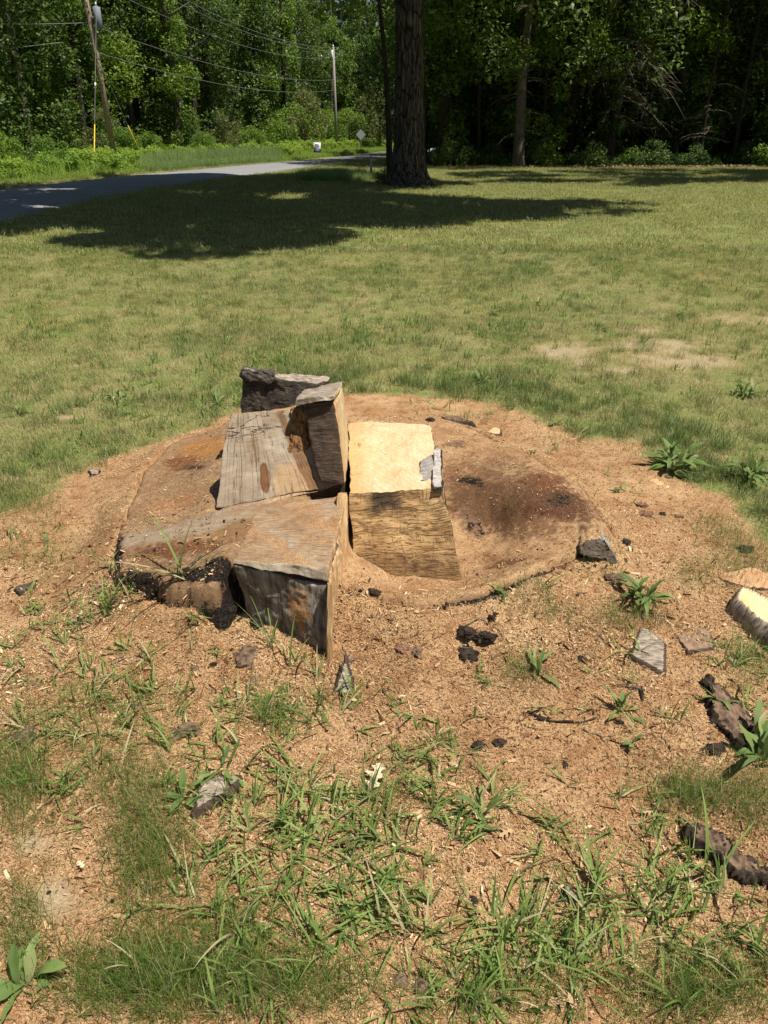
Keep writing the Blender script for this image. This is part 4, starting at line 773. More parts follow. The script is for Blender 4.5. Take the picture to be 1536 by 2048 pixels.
for a in [('broadleaf_tree', 'dark straight trunk in the woods to the right of the big oak', 882, 50, CR_HIGH, trunk_mesh(18, .30, 45, mat=DARKTRUNK, limbs=4, limb_from=.45), 1.0, 1.0), ('broadleaf_tree', 'leafy young tree between the big oak and the pine', 955, 50, CR_THIN, TRT[1], 1.0, 2.0),
          ('broadleaf_tree', 'thin-leaved tree just right of the pine trunk', 1085, 49, CR_THIN, TRT[2], .9, 3.0), ('broadleaf_tree', 'dark twin-stemmed tree between pine and conifer', 1130, 52, CR_HIGH, TR[2], 1.0, .4),
          ('broadleaf_tree', 'slender grey-stemmed tree right of the conifer', 1340, 52, CR_HIGH, TR[1], .9, 5.0), ('broadleaf_tree', 'low-branched tree near the right edge of the wood', 1465, 49, CR_THIN, TRT[1], 1.0, 1.2), ('broadleaf_tree', 'dark tree at the extreme right of the wood edge', 1560, 50, CR_HIGH, TR[3], 1.0, 3.1)]:
    tree(a[0], a[1], 'tree', a[2], a[3], a[4], a[5], a[6], a[7], GR)
r_ = np.random.default_rng(77); GW = 'trees deep in the dark woods'
for row, (d, st) in enumerate([(57, 92), (64, 105), (73, 110), (84, 120)]):
    for k, u in enumerate(np.arange(820 + (row % 2) * 40, 1800, st)):
        tree('woodland_tree', 'dark tree standing deep in the shaded woods behind the lawn', 'tree', u + r_.uniform(-22, 22), d + r_.uniform(-2, 2), [CR_HIGH, CR_THIN, CR_FULL, CR_HIGH][(k + row) % 4], [TR, TRT][(k + row) % 2][k % 3], r_.uniform(.85, 1.15), r_.uniform(0, 6), GW)
for row, (d, st, u0, u1) in enumerate([(58, 120, -420, 140), (70, 110, -380, 460), (84, 110, -300, 560), (100, 110, -200, 640)]):
    for k, u in enumerate(np.arange(u0, u1, st)):
        tree('woodland_tree', 'leafy tree in the dense woods beyond the road', 'tree', u + r_.uniform(-22, 22), d + r_.uniform(-2, 2), [CR_FULL, CR_HIGH, CR_FULL][(k + row) % 3], TR[k % 3], r_.uniform(.95, 1.2), r_.uniform(0, 6), 'trees in the woods beyond the road')
for k, (x, y) in enumerate([(-34, 30), (-40, 42), (26, 50), (36, 49), (45, 52), (34, 60), (-48, 55), (2, 128), (10, 132), (-6, 130), (18, 120)]):
    t = thing('woodland_tree', 'tree at the outer edge of the woods', 'tree', (x, y, -.1), k * 1.1, 'trees at the outer edge of the woods', 1.1); obj('trunk', TR[k % 4], t); obj('crown', [CR_FULL, CR_HIGH, CR_FULL][k % 3], t)
# underwood along the right edge
GU = 'low bushes along the edge of the right woods'
BL = ['small bush just right of the big oak at the wood edge', 'bush between the big oak and the young leafy tree', 'bright low bush left of the pine trunk', 'small dark bush hard against the pine on its left', 'low bush right beside the foot of the pine', 'tiny bright bush between pine and thin-leaved tree', 'low bush left of the twin-stemmed tree', 'taller bush between twin-stemmed tree and conifer', 'bush at the foot of the conifer with dead boughs',
      'tiny bush right of the conifer', 'low bush left of the grey-stemmed tree', 'bush between grey-stemmed and bare crooked tree', 'low bush left of the bare crooked tree', 'tiny bush right of the bare crooked tree', 'low bush right of the low-branched tree', 'small bush near the right end of the wood edge', 'bush farthest right at the wood edge']
for q, (u, d, s, c) in enumerate([(900, 47, .7, 0), (935, 47.5, 1.2, 1), (980, 48, .8, 0), (1010, 47, .6, 2), (1060, 48, .8, 0), (1090, 47, .6, 2), (1150, 47.5, .8, 0), (1180, 47, .9, 1), (1210, 46.5, .8, 0), (1260, 48, .6, 2), (1300, 47.5, .7, 0), (1350, 47.5, .8, 1), (1385, 47, .8, 0), (1430, 47.5, .6, 2), (1500, 48, .8, 0), (1545, 47, .9, 2), (1590, 48, 1, 1)]):
    x, y = gpos(u, d - .9); s = s * [1.5, .7, 1.1, .6, 1.3][q % 5]; t = thing('bush', BL[q], 'bush', (x, y, -.05), q * 2.3, GU, s); obj('stem', TS[q % 2], t); obj('crown', [CR_LOW, CR_LOW, CR_LOWB][c], t)
# shaded understorey that closes the wood low down
c_, s_ = clumps(34, .2, 6.5, 2.9, 71, (.6, 1.2)); CR_UNDER = crown('crown', leaves(c_, s_, 6500, .24, 71), LD)
r_ = np.random.default_rng(78)
for row, (d, st) in enumerate([(53, 95), (60, 90), (68, 100)]):
    for k, u in enumerate(np.arange(860 + row * 30, 1760, st)):
        tree('woodland_tree', 'low dark understorey tree in the shaded woods behind the lawn', 'tree', u + r_.uniform(-25, 25), d + r_.uniform(-1.5, 1.5), CR_UNDER, TRT[k % 3], r_.uniform(.7, 1.15), r_.uniform(0, 6), 'understorey trees in the woods behind the lawn')
# far woods: one dense mass closing the view
n = 60000; a = rng.uniform(-1.25, 1.25, n); rr = rng.uniform(118, 150, n); cz = rng.uniform(0, 1, n) ** 1.6 * 32 - .2
cen = np.stack([np.sin(a) * rr, np.cos(a) * rr * 1.0 + 4, cz], 1); L = rng.uniform(.8, 1.8, n); ax = rng.normal(0, 1, (n, 3)); ax /= np.linalg.norm(ax, axis=1)[:, None]; b = np.cross(ax, rng.normal(0, 1, (n, 3))); b /= np.linalg.norm(b, axis=1)[:, None]
v = np.stack([cen - ax * L[:, None] * .6, cen + b * L[:, None] * .45, cen + ax * L[:, None] * .6, cen - b * L[:, None] * .45], 1).reshape(-1, 3)
tag(obj('far_woods', mesh('far_woods', v, np.arange(4 * n).reshape(-1, 4), LD, smooth=False, col=np.repeat(np.c_[rng.random(n) * .7, rng.random(n), rng.random(n)], 4, 0))), 'dense dark woods closing off the view', kind='stuff')

# ------------------------------------------------------------------ the big oak
ox, oy = gpos(817, 28.3)
oak = thing('oak_tree', 'massive furrowed oak trunk at the lawn edge beside the road', 'tree', (ox, oy, 0))
m = 70; na = 90; tz = np.linspace(0, 1, m) ** 1.4 * 14; th = np.arange(na + 1) * 2 * math.pi / na
rad = .48 + .46 * np.exp(-tz / .4) + .10 * np.exp(-tz / 2.0) - .012 * tz
T, Z = np.meshgrid(th, tz); Rr = rad[:, None] * (1 + .20 * np.exp(-Z / .5) * np.cos(T * 6 + 1 + .5 * np.sin(T * 2)) + .05 * np.sin(T * 3 + Z * .5))
fur = np.abs(vn(np.cos(T) * 6 + .2 * vn(T * 3, Z * 2), np.sin(T) * 6, Z * .9, 91)) ; Rr = Rr + .05 * fur + .015 * fbm(np.cos(T) * 16, np.sin(T) * 16, Z * 5, s=92)
v = np.stack([Rr * np.cos(T) - .010 * Z, Rr * np.sin(T), Z - .15], -1).reshape(-1, 3)
mo = M('oak_bark', .95, .15); vo = mo.coord('Object'); fo_ = mo.noise(mo.map(vo, (1, 1, .13)), 15, 6, .7, .4); mo.bump(fo_, 1, .05)
lich = mo.ramp(mo.noise(vo, 2.2, 5, .7), [(.55, 0), (.7, .3)])
pl_ = mo.voro(mo.map(vo, (1, 1, .22)), 7, 'DISTANCE_TO_EDGE'); fo_ = mo.math('MULTIPLY', fo_, mo.ramp(pl_, [(.0, .62), (.09, 1.08)]))
OAKB = mo.base(mo.mix(lich, mo.ramp(fo_, [(.36, (.014, .011, .009)), (.52, (.07, .056, .044)), (.70, (.18, .15, .12))]), (.24, .25, .21)))
obj('trunk', mesh('trunk', v, grid_faces(m, na + 1)[:, ::-1], OAKB), oak)
limbs = []; LM_ = [((0, 0, 8), (-7, -5, 12)), ((0, 0, 7.5), (4, -8, 12)), ((0, 0, 9), (-3, -12, 13)), ((0, 0, 9.5), (7, -3, 14)), ((0, 0, 10), (-9, 2, 14)), ((0, 0, 10), (3, 7, 15)), ((0, 0, 9), (-11, -9, 13)), ((0, 0, 9), (1, -16, 12.5)), ((0, 0, 12), (0, 0, 20))]
for q, (a, b) in enumerate(LM_):
    s = np.linspace(0, 1, 9)[:, None]; p = np.array(a) * (1 - s) + np.array(b) * s + np.array([0, 0, 1.5]) * np.sin(s * math.pi) + .3 * np.sin(s * 7 + q); limbs.append(tube(p, .24 * (1 - .8 * s[:, 0]), 8, .1, q))
v, f, _ = join(limbs); obj('limbs', mesh('limbs', v, f, DARKTRUNK), oak)
# crown: leaf clumps spread so that the shade lies where the photograph has it
SH = [[(-500, 470), (-200, 386), (0, 376), (250, 350), (420, 352), (560, 356), (690, 366), (760, 372), (870, 398), (1000, 392), (1150, 398), (1360, 408), (1330, 432), (1120, 438), (1000, 446), (920, 464), (760, 468), (700, 458), (620, 482), (560, 496), (400, 504), (250, 518), (60, 520), (170, 480), (60, 466), (-100, 470)]]
cc = []; r_ = np.random.default_rng(5); poly = SH[0]; PA = [tuple(P(a, b)[:2]) for a, b in poly]
hshift = 1 / math.tan(SUN_EL)
bx = np.array(PA); 
while len(cc) < 310:
    x = r_.uniform(bx[:, 0].min(), bx[:, 0].max()); y = r_.uniform(bx[:, 1].min(), bx[:, 1].max())
    sd0 = sdf(PA, np.array([x]), np.array([y]))[0]
    if sd0 > -.25 or (sd0 > -1.6 and r_.random() < .35) or fbm(np.array([x * .35]), np.array([y * .35]), s=9)[0] > .2: continue
    h = r_.uniform(9, 14); cc.append((x + h * hshift * math.cos(SUN_AZ), y + h * hshift * math.sin(SUN_AZ), h))
while len(cc) < 400:
    x = r_.uniform(-14.5, -6.5); y = r_.uniform(15, 28)
    if sdf(PA, np.array([x]), np.array([y]))[0] > .2: continue
    h = r_.uniform(9, 13); cc.append((x + h * hshift * math.cos(SUN_AZ), y + h * hshift * math.sin(SUN_AZ), h))
cc = np.array(cc) - np.array([ox, oy, 0]); ext = clumps(60, 10, 20, 7, 15, (1, 1.8))
cen = np.concatenate([cc, ext[0]]); spd = np.concatenate([r_.uniform(.35, 1.3, len(cc)), ext[1]])
spd = spd[:, None] * np.array([[1.1, 1.1, .6]])
obj('crown', crown('crown', leaves(cen, spd, 140000, .36, 55, flat=.4, tilt=.45), LG), oak)
PB = [tuple(P(a, b)[:2]) for a, b in [(880, 352), (1000, 344), (1200, 340), (1450, 340), (1750, 345), (1800, 366), (1500, 366), (1330, 374), (1180, 372), (1050, 368), (940, 364)]]; cb = []; bx = np.array(PB)
while len(cb) < 120:
    x = r_.uniform(bx[:, 0].min(), bx[:, 0].max()); y = r_.uniform(bx[:, 1].min(), bx[:, 1].max())
    if sdf(PB, np.array([x]), np.array([y]))[0] > -.1 or fbm(np.array([x * .4]), np.array([y * .4]), s=19)[0] > .2: continue
    h = r_.uniform(9, 14); cb.append((x + h * hshift * math.cos(SUN_AZ), y + h * hshift * math.sin(SUN_AZ), h))
sx2, sy2 = 24.5, 31.0; t2 = thing('oak_tree', 'unseen wide oak added right of the view to shade the strip before the woods', 'tree', (sx2, sy2, 0)); cb = np.array(cb) - np.array([sx2, sy2, 0])  # unseen oak, added only so its crown shades the lawn strip
obj('crown', crown('crown', leaves(cb, r_.uniform(.5, 1.4, len(cb))[:, None] * np.array([[1.2, .9, .6]]), 42000, .32, 57, tilt=.45), LG), t2); lm2 = [tube(np.array([(0, 0, -.2), (0, 0, 5), (-.3, .2, 10), (-.5, .4, 14)]), [.6, .42, .3, .1], 12, .1, 2)]
for q, e_ in enumerate([(-14, 2, 12), (-9, -2, 11), (-5, 3, 12), (-12, 5, 13), (2, 2, 13)]):
    s_ = np.linspace(0, 1, 9)[:, None]; lm2.append(tube(np.array([0, 0, 7.]) * (1 - s_) + np.array(e_) * s_ + np.array([0, 0, 1.5]) * np.sin(s_ * math.pi), .22 * (1 - .8 * s_[:, 0]), 8, .1, q))
v, f, _ = join(lm2); obj('trunk', mesh('trunk', v, f, DARKTRUNK), t2)
# hanging sprays that reach into view
for q, (u, v_, yy) in enumerate([(690, -5, 24), (640, 12, 26), (715, 5, 25)]):
    p = PY(u, v_, yy) - np.array([ox, oy, 0]); 
    if q == 0: hs = []
    hs.append(p)
obj('foliage_spray', crown('foliage_spray', leaves(np.array(hs), np.full(3, .45), 260, .16, 56), LB), oak)
x, y = gpos(786, 30); t = thing('leaning_sapling', 'thin dark stem leaning left beside the big oak', 'tree', (x, y, 0)); obj('trunk', trunk_mesh(9, .13, 62, (-.10, 0), mat=DARKTRUNK, flare=1.6, limbs=4, limb_from=.35, n=10), t)
x, y = gpos(742, 33); t = thing('marker_post', 'weathered whitish post in the tall grass left of the big oak', 'post', (x, y, 0)); v, f = tube([(0, 0, -.05), (.01, 0, .5), (.0, 0, .88)], [.05, .05, .035], 8, .05, 3); obj('post', mesh('post', v, f, mat_plain('weathered_post', (.42, .42, .40), .8, .3, .5)), t); v, f = tube([(0, -.05, .62), (.0, -.055, .74)], [.03, .03], 6); obj('plate', mesh('plate', v, f, mat_plain('grey_plate', (.5, .5, .5), .6)), t)

# ------------------------------------------------------------------ poles, wires, signs
POLEM = mat_barky('pole_wood', (.24, .17, .12), (.52, .40, .30), .4, .5, (4, 4, .4)); METAL = mat_plain('galvanised_metal', (.45, .46, .47), .45, .5, .3, 6, .6); TRANS = mat_plain('transformer_grey_paint', (.22, .25, .28), .6, .3)
WIRE = mat_plain('wire_aluminium', (.24, .24, .23), .6, .3); YEL = mat_plain('yellow_plastic', (.75, .52, .03), .5, .5); PORC = mat_plain('white_porcelain', (.75, .75, .73), .3, .6)
p1 = np.array([*gpos(232, 49), 0.]); p2 = np.array([*gpos(674, 94), 0.])
def simple(name, parts, mat): v, f, _ = join(parts); return mesh(name, v, f, mat)
def bx_(c, s):
    c, s = np.array(c, float), np.array(s, float) / 2; v = np.array([[i, j, k] for i in (-1, 1) for j in (-1, 1) for k in (-1, 1)]) * s + c
    return v, np.array([[0, 1, 3, 2], [4, 6, 7, 5], [0, 4, 5, 1], [2, 3, 7, 6], [0, 2, 6, 4], [1, 5, 7, 3]])
up = thing('utility_pole', 'brown utility pole with a grey transformer leaning left of the road', 'utility pole', p1)
obj('pole', simple('pole', [tube([(0, 0, -.2), (-.15, 0, 6), (-.35, 0, 12.5)], [.185, .16, .12], 12)], POLEM), up)
obj('transformer', simple('transformer', [tube([(.30, -.1, 7.0), (.30, -.1, 7.05), (.30, -.1, 8.0), (.30, -.1, 8.05)], [.15, .21, .21, .12], 14)], TRANS), up)
obj('bushing', simple('bushing', [tube([(.30, -.1, 8.05), (.30, -.1, 8.25)], [.05, .03], 8)], PORC), up)
obj('crossarm', simple('crossarm', [bx_((-.3, 0, 11.2), (2.4, .1, .12))], POLEM), up)
obj('bracket', simple('bracket', [bx_((.05, -.08, 7.5), (.3, .06, .06))], METAL), up)
c_ = np.stack([-.15 + rng.normal(0, .12, 26), -.15 + rng.normal(0, .1, 26), np.linspace(4.0, 10, 26)], 1); obj('vine', crown('vine', leaves(c_, np.full(26, .22), 520, .12, 91), LD), up)
up2 = thing('utility_pole', 'slim grey utility pole far down the road by the diamond sign', 'utility pole', p2)
obj('pole', simple('pole', [tube([(0, 0, -.2), (-.05, 0, 5), (-.1, 0, 10.3)], [.17, .15, .11], 10)], mat_barky('grey_pole_wood', (.22, .20, .18), (.46, .43, .39), .4, .5, (4, 4, .4))), up2)
obj('crossarm', simple('crossarm', [bx_((-.7, 0, 9.3), (1.6, .1, .1))], METAL), up2)
obj('insulator', simple('insulator', [tube([(-.1, 0, 10.2), (-.1, 0, 10.5)], [.07, .05], 8)], PORC), up2); obj('insulator', simple('insulator', [tube([(-1.45, 0, 9.3), (-1.45, 0, 9.55)], [.07, .05], 8)], PORC), up2)
obj('cutout', simple('cutout', [tube([(-.25, -.1, 8.9), (-.25, -.1, 10.0)], [.10, .10], 8)], PORC), up2)
def wire(a, b, sag, r=.014, n=24):
    t = np.linspace(0, 1, n)[:, None]; p = np.array(a) * (1 - t) + np.array(b) * t - np.array([0, 0, 1.]) * sag * 4 * t * (1 - t); return p, tube(p, r, 5)
GWI = 'overhead wires between the two poles'
for (z1, z2, sg, lab) in [(5.9, 6.2, .9, 'lowest overhead wire sagging between the two poles'), (7.2, 7.2, .9, 'second lowest overhead wire between the two poles'), (9.4, 9.2, 1.0, 'overhead wire ending on the far pole crossarm'), (10.6, 9.9, 1.1, 'upper overhead wire of the close top pair'), (11.2, 10.2, 1.25, 'topmost overhead wire reaching the far pole top')]:
    _, (v, f) = wire(p1 + (-.2, 0, z1), p2 + (-.1 - (1.3 if z2 == 9.2 else 0), 0, z2), sg, .013); tag(obj('overhead_wire', mesh('overhead_wire', v, f, WIRE)), lab, 'wire', GWI)
_, (v, f) = wire(p1 + (-.18, 0, 7.3), np.array([-34., 41, 7.6]), .5, .018); tag(obj('overhead_wire', mesh('overhead_wire', v, f, WIRE)), 'overhead wire leaving the leaning pole to the left', 'wire')
_, (v, f) = wire(np.array([-30., 40, 4.7]), PY(120, 85, 44), .2, .016); tag(obj('overhead_wire', mesh('overhead_wire', v, f, WIRE)), 'short drop wire rising into the trees at the left edge', 'wire')
g1 = P(188, 340, 0); a1 = p1 + (.9, 0, 11.1)
gw = thing('guy_wire', 'upright guy wire with yellow guard and white insulator left of the leaning pole', 'guy wire', g1)
obj('wire', simple('wire', [tube(np.linspace(g1, a1, 6) - g1, .012, 5)], WIRE), gw); d_ = (a1 - g1) / np.linalg.norm(a1 - g1)
obj('guard', simple('guard', [tube(np.array([d_ * .05, d_ * 1.2, d_ * 2.5]), [.034, .034, .03], 8)], YEL), gw); obj('insulator', simple('insulator', [tube(np.array([d_ * 4.6, d_ * 4.8]), [.05, .05], 8)], PORC), gw)
g2 = np.array([*gpos(290, 52.5), 0.]); a2 = p1 + (-.1, 0, 5.6); gw2 = thing('guy_wire', 'slanting guy wire with yellow guard right of the leaning pole', 'guy wire', g2)
obj('wire', simple('wire', [tube(np.linspace(g2, a2, 6) - g2, .012, 5)], WIRE), gw2); d_ = (a2 - g2) / np.linalg.norm(a2 - g2); obj('guard', simple('guard', [tube(np.array([d_ * .05, d_ * 1.4, d_ * 2.6]), [.034, .034, .03], 8)], YEL), gw2)
# yard sign: white panel over a navy band, with rows of print too small to read
yx, yy = gpos(634, 64); ys = thing('yard_sign', 'small white and navy yard sign on the far road verge', 'sign', (yx, yy, 0)); ys.rotation_euler = (0, R(3), R(8))
NAVY = mat_plain('navy_print', (.02, .025, .09), .5); WHT = mat_plain('white_plastic_board', (.80, .80, .80), .5); GRYP = mat_plain('grey_print', (.33, .36, .45), .6)
obj('panel', simple('panel', [bx_((0, 0, .78), (.56, .012, .74))], WHT), ys); obj('navy_band', simple('navy_band', [bx_((0, -.010, .58), (.56, .006, .26))], NAVY), ys)
obj('print', simple('print', [bx_((-.02, -.012, 1.02), (.30, .004, .05)), bx_((0, -.012, .93), (.36, .004, .05)), bx_((.02, -.012, .85), (.26, .004, .04)), bx_((0, -.016, .62), (.44, .004, .035)), bx_((0, -.016, .55), (.36, .004, .03))], GRYP), ys)
obj('stake', simple('stake', [tube([(-.2, 0, -.1), (-.2, 0, .45)], .006, 4), tube([(.2, 0, -.1), (.2, 0, .45)], .006, 4)], METAL), ys)
sx_, sy_ = gpos(722, 92); ds = thing('diamond_sign', 'grey back of a diamond road sign at the road bend', 'sign', (sx_, sy_, 0), R(4))
obj('post', simple('post', [bx_((0, .03, 1.1), (.09, .05, 2.3))], METAL), ds); w_ = .56
obj('sign_plate', mesh('sign_plate', [(-w_, 0, 1.75), (0, 0, 1.75 - w_), (w_, 0, 1.75), (0, 0, 1.75 + w_), (-w_, .01, 1.75), (0, .01, 1.75 - w_), (w_, .01, 1.75), (0, .01, 1.75 + w_)], [[0, 1, 2, 3], [7, 6, 5, 4], [0, 4, 5, 1], [1, 5, 6, 2], [2, 6, 7, 3], [3, 7, 4, 0]], mat_plain('bare_aluminium', (.42, .46, .52), .5, .5, .2, 4), smooth=False), ds)
# ------------------------------------------------------------------ grass and weeds
def blades(base, az, L, W, lean, curl, rnd, straw=None, segs=4, prof='grass', cross=2, fold=.25, zmin=None):
    n = len(L); base = np.asarray(base, float); t = np.linspace(0, 1, segs + 1)
    ph = lean[:, None] + curl[:, None] * t[None, :]; st = (L / segs)[:, None]
    hx = np.concatenate([np.zeros((n, 1)), np.cumsum(np.sin(ph[:, :-1]) * st, 1)], 1); hz = np.concatenate([np.zeros((n, 1)), np.cumsum(np.cos(ph[:, :-1]) * st, 1)], 1)
    dx, dy = np.cos(az)[:, None], np.sin(az)[:, None]
    cx, cy, cz = base[:, 0:1] + hx * dx, base[:, 1:2] + hx * dy, np.maximum(base[:, 2:3] + hz, base[:, 2:3] + .002)
    w = {'grass': (1 - t) ** .55 * (.6 + .4 * np.minimum(1, t * 5)), 'leaf': np.sin(math.pi * np.clip(t, 0, 1) ** 1.7) ** .9 * (t > .0) + .16 * (1 - t)}[prof]
    w = W[:, None] * w[None] / 2; tw = (rnd[:, None] - .5) * 1.5 * t[None]
    px, py = -dy * np.cos(tw), dx * np.cos(tw); pz = np.sin(tw)
    off = {2: [-1, 1], 3: [-1, 0, 1], 5: [-1, -.5, 0, .5, 1]}[cross]
    V = []
    for o in off:
        up_ = fold * w * (abs(o)) * (1 if cross < 5 else (1.3 - .8 * abs(o))); V.append(np.stack([cx + o * px * w, cy + o * py * w, cz + o * pz * w * .7 + up_], -1))
    V = np.stack(V, 2); k = len(off)  # n, segs+1, k, 3
    idx = np.arange(n * (segs + 1) * k).reshape(n, segs + 1, k)
    Fq = np.concatenate([np.stack([idx[:, :-1, q], idx[:, :-1, q + 1], idx[:, 1:, q + 1], idx[:, 1:, q]], -1).reshape(-1, 4) for q in range(k - 1)])
    c = np.stack([np.broadcast_to(rnd[:, None, None], (n, segs + 1, k)), np.broadcast_to(t[None, :, None], (n, segs + 1, k)), np.broadcast_to((np.zeros(n) if straw is None else straw)[:, None, None], (n, segs + 1, k))], -1)
    return V.reshape(-1, 3), Fq, c.reshape(-1, 3)
GR_LAWN = mat_grass('lawn_blade_green', [(.09, .17, .022), (.15, .26, .035), (.235, .34, .05), (.36, .43, .09)], (.64, .54, .28), .4, True, .9)
GR_LUSH = mat_grass('lush_blade_green', [(.07, .125, .025), (.11, .175, .035), (.16, .225, .055), (.24, .29, .09)], (.55, .46, .25), .35)
GR_FINE = mat_grass('fine_fescue_green', [(.08, .15, .02), (.13, .215, .03), (.20, .29, .05)], (.58, .47, .25), .45)
GR_COARSE = mat_grass('crabgrass_green', [(.10, .175, .035), (.155, .25, .05), (.23, .34, .075), (.34, .43, .13)], (.64, .54, .32), .4)
GR_PLANT = mat_grass('plantain_leaf_green', [(.11, .18, .045), (.17, .25, .065), (.25, .33, .10)], (.45, .42, .2), .3)
def nr(n): return rng.random(n)
def tuft(n, rad, L0, L1, W, strawp, mat, segs=3, lean=.5, seed=0):
    a = rng.uniform(0, 6.283, n); q = rad * nr(n) ** .5; b = np.stack([q * np.cos(a), q * np.sin(a), np.full(n, -.004)], 1)
    v, f, c = blades(b, rng.uniform(0, 6.283, n), rng.uniform(L0, L1, n), W * rng.uniform(.6, 1.3, n), np.abs(rng.normal(.15, lean, n)), rng.uniform(0, 1.1, n), nr(n), (nr(n) < strawp) * rng.uniform(.5, 1, n), segs)
    return mesh('tuft', v, f, mat, smooth=True, col=c)
def scatter_gn(name, pts, rot, scl, idx, protos, label, kind='stuff'):
    me = bpy.data.meshes.new(name); me.vertices.add(len(pts)); me.vertices.foreach_set('co', np.asarray(pts, np.float32).ravel())
    for nm, ty, dat in (('rot', 'FLOAT_VECTOR', rot), ('scl', 'FLOAT', scl), ('idx', 'INT', idx)):
        a = me.attributes.new(nm, ty, 'POINT'); a.data.foreach_set('vector' if ty == 'FLOAT_VECTOR' else 'value', np.asarray(dat, np.int32 if ty == 'INT' else np.float32).ravel())
    col = bpy.data.collections.new(name + '_kit')
    for q, p in enumerate(protos):
        o = bpy.data.objects.new('%s_%02d' % (name, q), p); col.objects.link(o)
    g = bpy.data.node_groups.new(name, 'GeometryNodeTree'); g.interface.new_socket('Geometry', in_out='INPUT', socket_type='NodeSocketGeometry'); g.interface.new_socket('Geometry', in_out='OUTPUT', socket_type='NodeSocketGeometry')
    gi, go = g.nodes.new('NodeGroupInput'), g.nodes.new('NodeGroupOutput'); ip = g.nodes.new('GeometryNodeInstanceOnPoints'); ci = g.nodes.new('GeometryNodeCollectionInfo')
    ci.inputs[0].default_value = col; ci.inputs['Separate Children'].default_value = True; ci.inputs['Reset Children'].default_value = True
    def at(nm, ty):
        n = g.nodes.new('GeometryNodeInputNamedAttribute'); n.data_type = ty; n.inputs[0].default_value = nm; return n.outputs[0]
    L = g.links.new; L(gi.outputs[0], ip.inputs['Points']); L(ci.outputs[0], ip.inputs['Instance']); ip.inputs['Pick Instance'].default_value = True
    L(at('idx', 'INT'), ip.inputs['Instance Index']); L(at('rot', 'FLOAT_VECTOR'), ip.inputs['Rotation']); L(at('scl', 'FLOAT'), ip.inputs['Scale']); L(ip.outputs[0], go.inputs[0])
    o = obj(name, me); md = o.modifiers.new('scatter', 'NODES'); md.node_group = g
    return tag(o, label, kind=kind)
def rots(n, k=.12): return np.stack([rng.normal(0, k, n), rng.normal(0, k, n), rng.uniform(0, 6.283, n)], 1)
PR = [tuft(46, .08, .025, .060, .0026, sp_, GR_LAWN, 3, .8) for sp_ in (.1, .2, .35, .5, .75)]
PRL = [tuft(64, .07, .045, .11, .0026, .08, GR_LUSH, 4, .6), tuft(54, .06, .045, .10, .0026, .16, GR_LUSH, 4, .6)]
PRW = [tuft(11, .05, .05, .12, .011, .05, GR_COARSE, 4, .9), tuft(14, .06, .03, .07, .016, .05, GR_COARSE, 4, 1.1)]
PRF = [tuft(110, .26, .03, .070, .007, sp_, GR_LAWN, 3, .7) for sp_ in (.1, .25, .45)]
# near lawn
x, y = scatter(80000, 1.6, 12.5, 1.0)
den = lawnmask(x, y) * (1 - .80 * soilmask(x, y)); nb = fbm(x * 1.6, y * 1.6, s=81)
keep = nr(len(x)) < den * (.5 + .4 * sstep(-.35, .25, nb)) * np.where(y < 7, 1, .75); x, y, nb = x[keep], y[keep], nb[keep]
# thinner patches go with more straw
st_ = np.clip((2.0 - nb * 4 + rng.normal(0, 1, len(x))).astype(int), 0, 4)
# lusher fringe around the sawdust
fr = np.exp(-((sdf(DUSTP, x, y) - .25) / .38) ** 2); lush = nr(len(x)) < np.maximum(fr * .75 * sstep(-.45, .35, fbm(x * 2.2, y * 2.2, s=83)), .05); st_ = np.where(lush, 5 + (nr(len(x)) < .5), st_); wd = nr(len(x)) < .035 + .10 * (fbm(x * .9, y * .9, s=85) > .25); st_ = np.where(wd, 7 + (nr(len(x)) < .5), st_)
scatter_gn('lawn_grass', np.stack([x, y, D(x, y)], 1), rots(len(x)), rng.uniform(.6, 1.2, len(x)) * np.where(lush, rng.uniform(.75, 1.15, len(x)), .95), st_, PR + PRL + PRW, 'short dry lawn grass around the sawdust patch')
# far lawn
x, y = scatter(50000, 11.5, 60, 3.0); fo = sdf(FOREST, x, y); rd = sdf(ROADP, x, y)
keep = (fo > -.4) & (rd > .15) & (nr(len(x)) < np.clip(1.25 - y / 70, .35, 1)); x, y, fo, rd = x[keep], y[keep], fo[keep], rd[keep]
scatter_gn('far_lawn_grass', np.stack([x, y, D(x, y)], 1), rots(len(x)), rng.uniform(.8, 1.3, len(x)) * (1 + y * .006), (nr(len(x)) < .5).astype(int) + (nr(len(x)) < .25), PRF, 'lawn grass between the stump and the woods')
# rank verge growth along the road and tall roadside grass
VG = mat_grass('verge_weed_green', [(.17, .28, .03), (.25, .38, .05), (.34, .46, .08)], (.55, .5, .22), .5)
VT = mat_grass('tall_grass_bluegreen', [(.18, .28, .08), (.25, .36, .11), (.34, .45, .16)], (.5, .46, .25), .5)
LW = mat_leaf('verge_leaf_green', [(.14, .26, .03), (.20, .34, .045), (.28, .42, .07), (.36, .48, .10)], .45)
PV = [tuft(90, .45, .2, .7, .03, .03, VG, 4), tuft(90, .45, .15, .5, .04, .05, VG, 4)]
for q in range(2):
    c_, s_ = clumps(9, .05, .55, .5, 100 + q, (.1, .28)); PV.append(crown('weed', leaves(c_, s_, 420, .10, 100 + q, tilt=.5), LW))
PT = [tuft(220, .5, .35, .75, .016, .02, VT, 4, .2), tuft(200, .5, .3, .7, .016, .08, VT, 4, .25)]
n = 5200; t = rng.random(n) ** 1.0; k = (t * 110).astype(int); a_ = ra[k] + (ra[np.minimum(k + 1, 119)] - ra[k]) * (t * 110 - k)[:, None]; dn = np.gradient(ra, axis=0)[k]; nrm = np.stack([-dn[:, 1], dn[:, 0]], 1); nrm /= np.linalg.norm(nrm, axis=1)[:, None]
